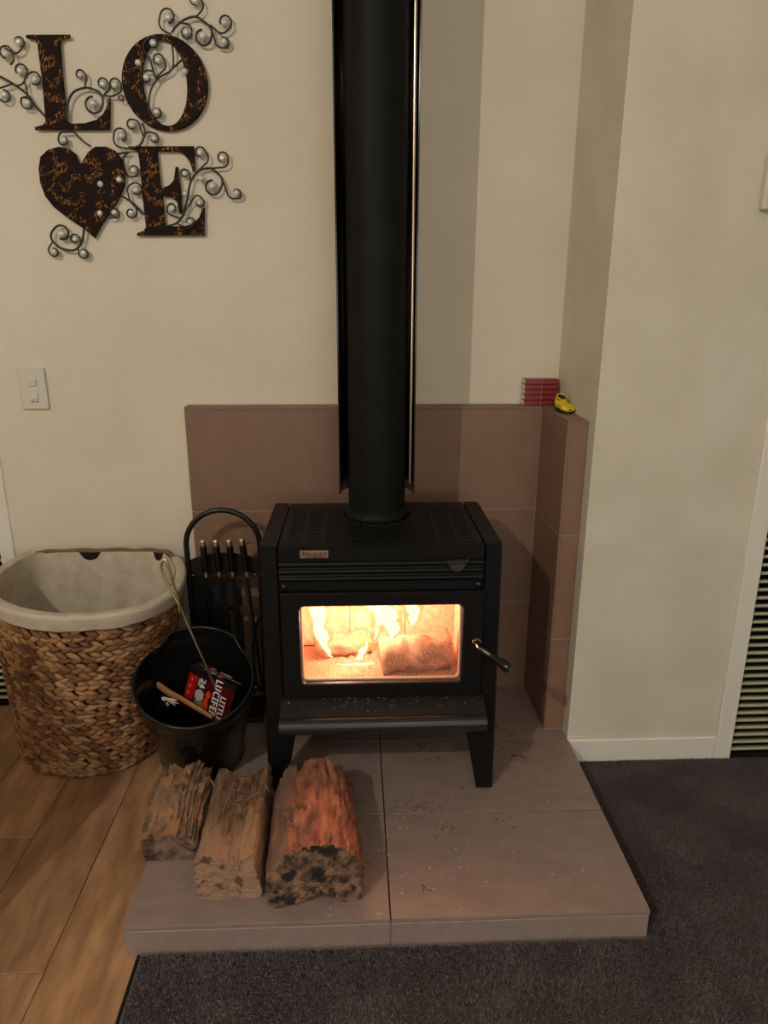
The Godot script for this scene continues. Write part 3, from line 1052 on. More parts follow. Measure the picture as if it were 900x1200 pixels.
# ==================================================================== fire
func build_fire() -> void:
	# brick lining of the firebox, parts of the stove
	var stove := get_node("wood_stove")
	var specs := []
	for k in 3:
		specs.append([Vector3(-0.213 + 0.154 * k, 0.335, 0.20), Vector3(-0.060 + 0.154 * k, 0.665, 0.222)])
	for k in 2:
		specs.append([Vector3(-0.213, 0.335, 0.224 + 0.123 * k), Vector3(-0.192, 0.665, 0.346 + 0.123 * k)])
		specs.append([Vector3(0.227, 0.335, 0.224 + 0.123 * k), Vector3(0.248, 0.665, 0.346 + 0.123 * k)])
	for k in 3:
		for j in 2:
			specs.append([Vector3(-0.213 + 0.154 * k, 0.318, 0.224 + 0.123 * j), Vector3(-0.060 + 0.154 * k, 0.334, 0.346 + 0.123 * j)])
	specs.append([Vector3(-0.213, 0.640, 0.224), Vector3(0.248, 0.662, 0.38)])
	var liner := Node3D.new()
	liner.name = "firebox_lining"
	stove.add_child(liner)
	for s in specs:
		var st := begin()
		bx(st, s[0], s[1], 0.003)
		part("fire_brick", st, M.brick, liner)
	# burning logs
	var defs := [[Vector3(0.02, 0.372, 0.36), Vector3(0.20, 0.378, 0.34), 0.047, "split log burning at the right of the fire behind the glass"], [Vector3(-0.15, 0.362, 0.29), Vector3(-0.005, 0.366, 0.262), 0.033, "pale burning log at the back left of the fire behind the glass"]]
	for d in defs:
		var n := fnl(301 + int(d[2] * 1000), 14.0, 4)
		var st := begin()
		var ax: Vector3 = (d[1] - d[0]).normalized()
		var sd := ax.cross(Vector3.UP).normalized()
		var up := sd.cross(ax)
		var f := func(u: float, v: float) -> Vector3:
			var a := u * TAU
			var r: float = d[2] * (1.0 + 0.5 * n.get_noise_3d(cos(a) * 0.06, sin(a) * 0.06, v * 0.22))
			if v <= 0.001 or v >= 0.999:
				r = 0.0
			return d[0].lerp(d[1], clampf((v - 0.04) / 0.92, 0.0, 1.0)) - sd * cos(a) * r * 1.05 + up * sin(a) * r
		grid(st, f, 28, 24)
		tag(part("burning_log", st, M.ember), d[3], "firewood", "")
	# ash bed
	var st2 := begin()
	var an := fnl(333, 18.0, 4)
	grid(st2, func(u: float, v: float) -> Vector3:
		return Vector3(lerpf(-0.19, 0.225, v), 0.3365 + 0.012 * sin(PI * v) * sin(PI * u) * (1.0 + an.get_noise_2d(u, v) * 1.5), lerpf(0.226, 0.464, u)), 24, 40)
	var ash := part("ash_bed", st2, M.ember)
	tag(ash, "bed of pale glowing ash on the firebox floor", "ash")
	ash.set_meta("kind", "stuff")
	# flames
	var fire := thing("fire", "bright yellow white flames burning behind the stove glass", "fire")
	var hot := glow(Color(1.0, 0.86, 0.58), 4.2)
	var mild := glow(Color(1.0, 0.68, 0.36), 1.8)
	mild.transparency = BaseMaterial3D.TRANSPARENCY_ALPHA
	mild.albedo_color = Color(0.1, 0.05, 0.02, 0.22)
	var soft := glow(Color(1.0, 0.66, 0.30), 1.3)
	soft.transparency = BaseMaterial3D.TRANSPARENCY_ALPHA
	soft.albedo_color = Color(0.1, 0.05, 0.02, 0.28)
	var F := func(u: float, v: float, z: float) -> Vector3:
		return Vector3((u - 444.0) / 478.0 + 0.013, 0.531 - (v - 709.0) / 455.0, z)
	var flames := [
		[[[372, 690, 7], [372, 712, 8], [373, 735, 8], [377, 755, 6], [383, 770, 2.5], [388, 779, 0.6]], 0.37, hot],
		[[[384, 708, 1], [387, 722, 3], [388, 735, 1]], 0.36, mild],
		[[[436, 690, 6], [440, 708, 9], [450, 722, 12], [459, 736, 10], [462, 748, 5], [460, 757, 0.8]], 0.37, hot],
		[[[452, 726, 5], [444, 742, 3], [440, 758, 0.6]], 0.36, hot],
		[[[438, 728, 4], [432, 744, 3], [430, 758, 2], [424, 772, 5], [419, 778, 0.8]], 0.34, mild],
		[[[431, 756, 0.8], [428, 765, 3], [423, 774, 4], [416, 779, 1]], 0.38, hot],
		[[[468, 690, 3], [472, 706, 4], [484, 716, 6], [488, 727, 6], [484, 738, 2]], 0.37, hot],
		[[[474, 720, 1], [470, 735, 3], [474, 746, 0.6]], 0.35, mild],
		[[[404, 700, 1], [408, 716, 4], [420, 724, 4], [428, 712, 2], [430, 700, 1]], 0.33, mild],
		[[[418, 712, 2], [423, 724, 5], [415, 740, 4], [418, 760, 1]], 0.31, mild],
		[[[378, 712, 2], [392, 726, 3.5], [410, 733, 3.5], [426, 728, 2.5], [434, 716, 1]], 0.30, mild],
		[[[396, 700, 2], [402, 718, 5], [398, 738, 5], [402, 756, 4], [410, 772, 1]], 0.28, mild],
		[[[452, 748, 1], [446, 760, 4], [438, 772, 5], [432, 780, 1]], 0.33, mild],
		[[[500, 700, 3], [506, 714, 5], [500, 730, 4], [496, 742, 1]], 0.29, mild],
		[[[462, 700, 2], [476, 712, 5], [481, 728, 4], [478, 742, 1]], 0.34, mild],
		[[[396, 779, 0.6], [410, 781, 1.5], [424, 780, 2.2], [438, 780, 0.8]], 0.40, hot],
	]
	for fl in flames:
		var pts := []
		var rr := []
		for q in fl[0]:
			pts.append(F.call(q[0], q[1], fl[1]))
			rr.append(Vector3(q[2], 0, 0))
		pts = catmull(pts, 5)
		rr = catmull(rr, 5)
		var rad := []
		for q in rr:
			rad.append(max(q.x, 0.3) / 478.0)
		for k in pts.size():
			pts[k] += Vector3(0.0022 * sin(k * 0.9 + pts[k].x * 90.0), 0, 0.003 * sin(k * 0.7))
			rad[k] *= 1.0 + 0.22 * sin(k * 1.35 + pts[k].y * 60.0)
		st2 = begin()
		tube(st2, pts, rad, 10, false, 0.45, Vector3(0, 0, 1))
		var fm := part("flame", st2, fl[2], fire)
		if fl[2] == hot:
			st2 = begin()
			tube(st2, pts, rad.map(func(q): return q * 1.7 + 0.001), 12, false, 0.45, Vector3(0, 0, 1))
			part("flame_edge", st2, soft, fm)
	for l in [[Vector3(0.03, 0.50, 0.35), 0.16], [Vector3(-0.09, 0.50, 0.37), 0.15]]:
		var o := OmniLight3D.new()
		o.name = "flame_light"
		o.position = l[0]
		o.light_color = Color(1.0, 0.74, 0.60)
		o.light_energy = l[1]
		o.light_size = 0.04
		o.omni_range = 6.0
		o.omni_attenuation = 2.0
		o.shadow_enabled = true
		fire.add_child(o, true)

# ==================================================================== basket
func basket_outline(y: float, inset := 0.0) -> Array:
	var top := [Vector2(-0.965, 0.005), Vector2(-0.84, -0.012), Vector2(-0.70, -0.010), Vector2(-0.60, 0.004), Vector2(-0.55, 0.080), Vector2(-0.512, 0.19), Vector2(-0.508, 0.325), Vector2(-0.575, 0.425), Vector2(-0.71, 0.457), Vector2(-0.835, 0.425), Vector2(-0.94, 0.345), Vector2(-1.0, 0.23), Vector2(-1.005, 0.10)]
	var bot := [Vector2(-0.965, 0.02), Vector2(-0.86, 0.005), Vector2(-0.77, 0.005), Vector2(-0.70, 0.012), Vector2(-0.64, 0.065), Vector2(-0.617, 0.13), Vector2(-0.628, 0.215), Vector2(-0.690, 0.292), Vector2(-0.79, 0.326), Vector2(-0.885, 0.312), Vector2(-0.965, 0.262), Vector2(-1.015, 0.185), Vector2(-1.018, 0.09)]
	var k := clampf(y / 0.54, 0.0, 1.2)
	var out := []
	var n := top.size()
	for i in n:
		out.append(bot[i].lerp(top[i], k))
	if inset != 0.0:
		var res := []
		for i in n:
			var d: Vector2 = (out[(i + 1) % n] - out[(i - 1 + n) % n]).normalized()
			res.append(out[i] + Vector2(d.y, -d.x) * inset * basket_sign)
		out = res
	return out

var basket_sign := 1.0

# point on the basket's wall: t runs 0..1 round it, from the back left corner along the back
func basket_point(t: float, y: float, inset := 0.0) -> Vector3:
	var o := basket_outline(y, inset)
	var n := o.size()
	var f := fposmod(t, 1.0) * n
	var i := int(f) % n
	var q: Vector2 = o[i].cubic_interpolate(o[(i + 1) % n], o[(i - 1 + n) % n], o[(i + 2) % n], f - floor(f))
	return Vector3(q.x, y, q.y)

func build_basket() -> void:
	var t := thing("laundry_basket", "tall woven wicker basket with a cream cloth liner left of the hearth", "basket")
	var top := 0.538
	# which way is inwards
	basket_sign = 1.0
	if basket_point(0.65, 0.3, 0.02).z > basket_point(0.65, 0.3).z:
		basket_sign = -1.0
	var st := begin()
	grid(st, func(u: float, v: float) -> Vector3: return basket_point(1.0 - u, 0.006 + v * (top - 0.008), 0.008), 78, 10)
	grid(st, func(u: float, v: float) -> Vector3: return basket_point(u, 0.006 + v * (top - 0.008), 0.014), 78, 10)
	var o := basket_outline(0.006, 0.008)
	flat(st)
	for i in o.size():
		var a: Vector2 = o[i]
		var b: Vector2 = o[(i + 1) % o.size()]
		tri(st, Vector3(-0.82, 0.006, 0.16), Vector3(a.x, 0.006, a.y), Vector3(b.x, 0.006, b.y))
	part("body", st, M.shaded_wicker_core, t)  # core colour darkened to paint shade between the strands
	# plaited strands: pairs of rows lean against each other
	st = begin()
	var lens := func(u: float, v: float) -> Vector3:
		var w := sin(PI * u)
		var a := v * TAU
		return Vector3((u - 0.5) * 0.044, -cos(a) * 0.0083 * pow(w, 0.85), sin(a) * 0.0066 * pow(w, 0.7) + sin(PI * u) * 0.002)
	grid(st, lens, 8, 8)
	var base_mesh := mesh_of(st, null)
	var meshes := []
	for k in 5:
		var mm0: ArrayMesh = base_mesh.duplicate()
		mm0.surface_set_material(0, M.wicker[k])
		meshes.append(mm0)
	var rows := 33
	var list := []
	for r in rows:
		var y := 0.012 + (top - 0.048) * r / (rows - 1.0)
		# arc length table
		var N := 240
		var acc := [0.0]
		for i in N:
			acc.append(acc[i] + basket_point(float(i) / N, y).distance_to(basket_point(float(i + 1) / N, y)))
		var total: float = acc[N]
		var cnt := int(total / 0.0275)
		var j := 0
		for k in cnt:
			var s := total * (k + (0.5 if int(r / 2.0) % 2 == 1 else 0.0) + rng.randf_range(-0.12, 0.12)) / cnt
			s = fposmod(s, total)
			j = 0
			while j < N and acc[j + 1] < s:
				j += 1
			var tt: float = (j + (s - acc[j]) / (acc[j + 1] - acc[j])) / N
			var yy := y + 0.006 * sin(tt * 31.0 + r * 0.7) * 0.5 + rng.randfn(0, 0.0010)
			var p := basket_point(tt, yy)
			var tx := (basket_point(tt + 0.004, yy) - basket_point(tt - 0.004, yy)).normalized()
			var ty := (basket_point(tt, yy + 0.01) - basket_point(tt, yy - 0.01)).normalized()
			var out := tx.cross(ty).normalized()
			if out.dot(basket_point(tt, yy, 0.02) - p) > 0:
				out = -out
			tx = ty.cross(out).normalized()
			var lean := 0.42 * (1.0 if r % 2 == 0 else -1.0) + rng.randfn(0, 0.10)
			var bas := Basis(tx, out.cross(tx), out) * Basis(Vector3(0, 0, 1), lean) * Basis(Vector3(0, 1, 0), rng.randfn(-0.10, 0.06))
			bas = bas * Basis.from_scale(Vector3(rng.randf_range(0.85, 1.15), rng.randf_range(0.85, 1.25), rng.randf_range(0.9, 1.2)))
			var see := out.dot((Vector3(-0.042, 1.26, 2.0) - p).normalized())
			list.append([Transform3D(bas, p - out * 0.004), see, rng.randi_range(0, 4), p])
	# the 300 strands that show largest are parts of their own
	list.sort_custom(func(a, b): return a[1] * (1.0 if a[3].x > -1.0 else 0.4) > b[1] * (1.0 if b[3].x > -1.0 else 0.4))
	for i in 300:
		put("strand", meshes[list[i][2]], t, list[i][0])
	var mm := MultiMesh.new()
	mm.transform_format = MultiMesh.TRANSFORM_3D
	mm.use_colors = true
	var wm := tmat(ntex(79, 0.03, Color(0.75, 0.75, 0.75), Color(1.0, 1.0, 1.0), 4, 256), Vector3(14, 120, 120), 0.65)
	wm.vertex_color_use_as_albedo = true
	var gm: ArrayMesh = base_mesh.duplicate()
	gm.surface_set_material(0, wm)
	mm.mesh = gm
	mm.instance_count = list.size() - 300
	for i in range(300, list.size()):
		mm.set_instance_transform(i - 300, list[i][0])
		var c: Color = [Color(0.60, 0.405, 0.235), Color(0.51, 0.325, 0.18), Color(0.67, 0.475, 0.29), Color(0.45, 0.28, 0.155), Color(0.72, 0.535, 0.34)][list[i][2]]
		mm.set_instance_color(i - 300, c.srgb_to_linear())
	var mi := MultiMeshInstance3D.new()
	mi.name = "strands"
	mi.multimesh = mm
	mi.set_meta("kind", "stuff")
	t.add_child(mi)
	# rim
	st = begin()
	var rim := []
	for i in 120:
		var q := basket_point(i / 120.0, top + 0.001 + 0.0015 * sin(i * 0.9), 0.006)
		rim.append(q)
	tube(st, rim, 0.0075, 8, true)
	part("rim", st, M.wicker[1], t)
	# liner: hangs inside, folds over the rim at the front and sides, stops short at the back where two notches show
	var ln := fnl(401, 3.0, 4)
	var back := func(u: float) -> float:   # 1 along the back
		return smoothstep(-0.005, 0.015, u) * (1.0 - smoothstep(0.27, 0.31, u))
	st = begin()
	grid(st, func(u: float, v: float) -> Vector3:
		var tt := u
		var notch := 0.0
		for c in [0.088, 0.222]:
			notch = max(notch, sqrt(max(0.0, 1.0 - pow((tt - c) / 0.016, 2.0))))
		var ytop: float = top + 0.0075 - back.call(tt) * (0.006 + 0.026 * notch)
		var y := lerpf(0.05, ytop, v)
		var wob := ln.get_noise_3d(cos(tt * TAU) * 1.2, y * 2.0, sin(tt * TAU) * 1.2) * 0.016 * (1.0 - v * 0.9)
		return basket_point(tt, y, 0.017 + absf(wob)), 260, 24)
	var liner := part("liner", st, M.cloth, t)
	st = begin()
	var wave := fnl(402, 2.2, 3)
	grid(st, func(u: float, v: float) -> Vector3:
		var tt := lerpf(0.302, 0.990, 1.0 - u)
		var w := wave.get_noise_2d(tt * 6.0, 0.0) * 0.005
		var prof := [[0.0165, 0.003], [0.0135, 0.0095], [0.004, 0.0110], [-0.0085, 0.0095], [-0.0130, 0.003], [-0.0138, -0.010], [-0.0130, -0.021], [-0.0125, -0.031]]
		var f := (1.0 - v) * (prof.size() - 1)
		var i := mini(int(f), prof.size() - 2)
		var a: Array = prof[i]
		var b: Array = prof[i + 1]
		var ins := lerpf(a[0], b[0], f - i)
		var dy := lerpf(a[1], b[1], f - i)
		var q := basket_point(tt, top + dy + (w if dy < -0.02 else 0.0), ins)
		return q, 150, 21)
	part("cuff", st, M.cloth, liner)

# ==================================================================== firewood
# sec: outline across the log (x across, y up), run from the front end along ax towards the back
func make_log(label: String, front: Vector3, ax: Vector3, length: float, sec: Array, sd: int, amp: float, jag: float, grow_back: float, pal: Callable, drop := 1.0) -> MeshInstance3D:
	var n1 := fnl(sd, 1.0, 4)
	var nj := fnl(sd + 3, 1.0, 2)
	var nd := fnl(sd + 5, 1.0, 3)
	var ring: Array = []
	var per := 15
	for q in catmull(sec, per, true):
		ring.append(q)
	var n := ring.size()
	var c := Vector2.ZERO
	for q in ring:
		c += q / n
	var side := Vector3.UP.cross(ax).normalized()      # ax towards the back: side points to the left
	side = -side
	var perim := [0.0]
	for i in n:
		perim.append(perim[i] + ring[i].distance_to(ring[(i + 1) % n]))
	var st := begin()
	var P := func(u: float, v: float) -> Vector3:
		var i := int(round(u * n)) % n
		var q: Vector2 = ring[i]
		var a := TAU * i / n
		var dirn := (q - c).normalized()
		# grooves along the grain and stepped flakes of bark
		var g := n1.get_noise_3d(cos(a) * 5.5, sin(a) * 5.5, v * length * 9.0)
		var fl := n1.get_noise_3d(cos(a) * 2.2 + 9.0, sin(a) * 2.2, v * length * 7.0)
		var stepd := floorf(fl * 5.0) / 5.0
		var fine := nd.get_noise_3d(cos(a) * 16.0, sin(a) * 16.0, v * length * 30.0)
		var d := amp * (g * 0.7 + stepd * 0.9 + fine * 0.22)
		var cr := 1.0 - absf(n1.get_noise_3d(cos(a) * 3.1 + 20.0, sin(a) * 3.1, v * length * 2.6))
		d -= amp * 1.1 * smoothstep(0.93, 1.0, cr)
		if q.y < 0.006:
			d = min(d, 0.0) * 0.4
		var qq := c + (q - c) * Vector2(1.0 + grow_back * v, 1.0 + maxf(grow_back, 0.0) * 1.8 * v) + dirn * d
		qq.y = max(qq.y * lerpf(drop, 1.0, smoothstep(0.0, 0.65, v)), 0.001)
		var s := v * length
		var e := nj.get_noise_3d(cos(a) * 2.6, sin(a) * 2.6, 0.0) + 0.35 * nj.get_noise_3d(cos(a) * 7.0, sin(a) * 7.0, 4.0)
		s += e * jag * smoothstep(0.75, 1.0, v)
		s += e * jag * 0.10 * (1.0 - smoothstep(0.0, 0.15, v))
		return front + side * qq.x + Vector3(0, qq.y, 0) + ax * s
	grid(st, func(u: float, v: float) -> Vector3: return P.call(u, v), n, 110, 0, func(u: float, v: float, p: Vector3) -> Color: return pal.call(u, v, p, 0))
	# ends
	var rings := 26
	for e in 2:
		grid(st, func(u: float, w: float) -> Vector3:
			var uu := u if e == 1 else 1.0 - u
			var rim: Vector3 = P.call(uu, float(e))
			var mid := front + side * c.x + Vector3(0, c.y, 0) + ax * (length * e)
			var p := mid.lerp(rim, 1.0 - w)
			var rough := nd.get_noise_3d(p.x * 60.0, p.y * 60.0, 7.0 + e) * (0.003 if e == 0 else 0.012) * smoothstep(0.0, 0.2, w)
			return p + ax * rough
		, n, rings, 3 + e, func(u: float, v: float, p: Vector3) -> Color: return pal.call(u, v, p, 1 + e))
	var m := vmat(0.92)
	var o := part("firewood_log", st, m)
	tag(o, label, "firewood", "split firewood on the hearth")
	return o

func build_logs() -> void:
	var g := fnl(501, 1.0, 5)
	var tint := func(lo: Color, hi: Color, k: float) -> Color: return lo.lerp(hi, clampf(k, 0.0, 1.0))
	# left log: short, weathered, flaky
	var p1 := func(u: float, v: float, p: Vector3, kind: int) -> Color:
		var k := g.get_noise_3d(p.x * 38.0, p.y * 38.0, p.z * 22.0)
		var f := g.get_noise_3d(p.x * 160.0, p.y * 160.0, p.z * 40.0)
		var c: Color = tint.call(Color(0.115, 0.066, 0.04), Color(0.30, 0.172, 0.10), 0.5 + k * 0.8 + f * 0.5)
		if kind == 0 and g.get_noise_3d(p.x * 20.0 + 5.0, p.y * 20.0, p.z * 9.0) > 0.16:
			c = c.lerp(Color(0.40, 0.19, 0.085), 0.7)
		if kind == 1:
			c = tint.call(Color(0.07, 0.045, 0.03), Color(0.24, 0.15, 0.105), 0.55 + k * 1.1)
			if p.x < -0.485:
				c = c.darkened(0.5)  # shade of a hollow painted into the left of the end
		return c
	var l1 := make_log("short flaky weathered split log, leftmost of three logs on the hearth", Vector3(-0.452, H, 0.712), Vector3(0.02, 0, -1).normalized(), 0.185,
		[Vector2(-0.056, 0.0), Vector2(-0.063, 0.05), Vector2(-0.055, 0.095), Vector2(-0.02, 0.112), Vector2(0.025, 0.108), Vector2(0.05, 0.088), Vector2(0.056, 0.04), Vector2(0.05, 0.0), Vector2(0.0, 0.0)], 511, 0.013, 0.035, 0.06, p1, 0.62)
	# middle log: long, square split, pale end
	var p2 := func(u: float, v: float, p: Vector3, kind: int) -> Color:
		var k := g.get_noise_3d(p.x * 30.0, p.y * 30.0, p.z * 7.0 + 3.0)
		var f := g.get_noise_3d(p.x * 190.0, p.y * 190.0, p.z * 18.0)
		var c: Color = tint.call(Color(0.09, 0.052, 0.032), Color(0.25, 0.142, 0.083), 0.5 + k * 0.7 + f * 0.6)
		if kind == 0:
			c = c.lerp(Color(0.36, 0.215, 0.14), 0.75 * (1.0 - smoothstep(0.15, 0.5, v + k * 0.2)))
			if p.x > -0.285 and v < 0.62 and p.y > 0.12:
				c = c.lerp(Color(0.42, 0.25, 0.12), 0.5)
		if kind == 1:
			c = tint.call(Color(0.25, 0.145, 0.092), Color(0.40, 0.245, 0.165), 0.5 + g.get_noise_3d(p.x * 20.0, p.y * 150.0, 2.0) * 0.9 + k * 0.4)
			if g.get_noise_3d(p.x * 26.0, p.y * 26.0, 40.0) > 0.30:
				c = Color(0.11, 0.065, 0.05)
		return c
	var l2 := make_log("square split log with a pale cut end and stringy fibres, middle of three logs", Vector3(-0.306, H, 0.822), Vector3(0.0, 0.0, -1).normalized(), 0.275,
		[Vector2(-0.056, 0.0), Vector2(-0.068, 0.045), Vector2(-0.066, 0.098), Vector2(-0.045, 0.112), Vector2(-0.005, 0.098), Vector2(0.03, 0.100), Vector2(0.052, 0.108), Vector2(0.060, 0.05), Vector2(0.060, 0.0), Vector2(0.0, 0.0)], 521, 0.0065, 0.03, 0.06, p2)
	# right log: thick, half round, reddish bark with fire glow painted in, charred cut end
	var p3 := func(u: float, v: float, p: Vector3, kind: int) -> Color:
		var k := g.get_noise_3d(p.x * 34.0, p.y * 34.0, p.z * 10.0 + 8.0)
		var f := g.get_noise_3d(p.x * 150.0, p.y * 150.0, p.z * 22.0)
		var c: Color = tint.call(Color(0.12, 0.042, 0.026), Color(0.42, 0.155, 0.085), 0.5 + k * 0.85 + f * 0.5)
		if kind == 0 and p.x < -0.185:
			c = c.lerp(Color(0.13, 0.09, 0.065), 0.7)  # left side kept greyer, without the red
		if kind == 1:
			var rings := sin((Vector2(p.x + 0.13, p.y - 0.04).length()) * 900.0 + k * 5.0) * 0.16
			c = tint.call(Color(0.045, 0.027, 0.019), Color(0.30, 0.165, 0.098), 0.42 + k * 1.2 + rings + f * 0.7)
			var ch := g.get_noise_3d(p.x * 24.0 + 2.0, p.y * 24.0, 60.0)
			if ch > 0.05:
				c = c.lerp(Color(0.018, 0.015, 0.013), smoothstep(0.05, 0.22, ch))
		return c
	var l3 := make_log("thick half-round log with reddish bark partly tinted for the fire glow and a charred cut end, rightmost of three logs", Vector3(-0.128, H, 0.842), Vector3(-0.06, 0, -1).normalized(), 0.272,
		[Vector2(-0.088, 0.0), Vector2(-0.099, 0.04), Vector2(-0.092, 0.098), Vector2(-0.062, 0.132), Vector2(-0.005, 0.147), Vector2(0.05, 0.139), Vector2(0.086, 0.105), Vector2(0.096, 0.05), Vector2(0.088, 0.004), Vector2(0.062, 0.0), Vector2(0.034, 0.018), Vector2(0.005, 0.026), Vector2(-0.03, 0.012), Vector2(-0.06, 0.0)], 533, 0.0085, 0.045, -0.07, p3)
	# loose fibres, splinters and knots
	var r := RandomNumberGenerator.new()
	r.seed = 77
	for k in 26:
		var st := begin()
		var a := Vector3(-0.288 + r.randfn(0, 0.014), H + 0.112 + r.randf_range(0, 0.008), 0.665 + r.randfn(0, 0.03))
		var dirn := Vector3(r.randfn(0, 0.8), absf(r.randfn(0.1, 0.2)), r.randfn(0, 1.0)).normalized()
		var l := r.randf_range(0.012, 0.035)
		var bend := Vector3(r.randfn(0, 0.4), r.randf_range(0.0, 0.5), r.randfn(0, 0.4))
		tube(st, catmull([a, a + dirn * l * 0.5 + bend * l * 0.4, a + dirn * l + bend * l * 0.1], 3), [0.0012, 0.0012, 0.0011, 0.001, 0.0009, 0.0007, 0.0004], 5)
		part("fibre", st, M.fibre if r.randf() < 0.6 else M.bark_fibre, l2)
	for q in [[Vector3(-0.350, H + 0.124, 0.64), Vector3(-0.362, H + 0.132, 0.575)], [Vector3(-0.336, H + 0.112, 0.70), Vector3(-0.318, H + 0.136, 0.60)], [Vector3(-0.252, H + 0.118, 0.62), Vector3(-0.238, H + 0.128, 0.66)], [Vector3(-0.342, H + 0.113, 0.735), Vector3(-0.340, H + 0.118, 0.665)], [Vector3(-0.322, H + 0.107, 0.76), Vector3(-0.322, H + 0.112, 0.69)], [Vector3(-0.371, H + 0.10, 0.60), Vector3(-0.392, H + 0.115, 0.575)]]:
		var st := begin()
		tube(st, [q[0], q[0].lerp(q[1], 0.5) + Vector3(0, 0.004, 0), q[1]], [0.0028, 0.0022, 0.0006], 6, false, 0.5)
		part("splinter", st, M.fibre, l2)
	for q in [[Vector3(-0.508, H + 0.02, 0.713), Vector3(-0.517, H + 0.04, 0.722)], [Vector3(-0.47, H + 0.103, 0.70), Vector3(-0.44, H + 0.108, 0.69)]]:
		var st := begin()
		tube(st, [q[0], q[1]], [0.0016, 0.0005], 5)
		part("splinter", st, M.fibre, l1)
	var st3 := begin()
	for s in [[0.024, 0.006], [0.014, 0.0045]]:
		var ringp := []
		for k in 16:
			var a := TAU * k / 16.0
			ringp.append(Vector3(-0.180 + cos(a) * s[0] * (1.0 + 0.15 * sin(a * 3.0)), H + 0.132 + 0.012 * cos(a), 0.730 + sin(a) * s[0] * 0.8))
		tube(st3, ringp, s[1], 7, true)
	lathe(st3, [Vector2(0.008, -0.006), Vector2(0.006, 0.006), Vector2(0.0, 0.009)], Transform3D(Basis(Vector3.BACK, 0.5), Vector3(-0.180, H + 0.136, 0.732)), 9)
	var km := vmat(0.95)
	km.vertex_color_use_as_albedo = false
	km.albedo_color = Color(0.40, 0.27, 0.20)
	part("knot", st3, km, l3)
	st3 = begin()
	tube(st3, catmull([Vector3(-0.060, H + 0.060, 0.73), Vector3(-0.044, H + 0.070, 0.74), Vector3(-0.030, H + 0.082, 0.742)], 4), [0.013, 0.012, 0.011, 0.0105, 0.0095, 0.0085, 0.0075, 0.006, 0.003], 8)
	part("branch_stub", st3, km, l3)

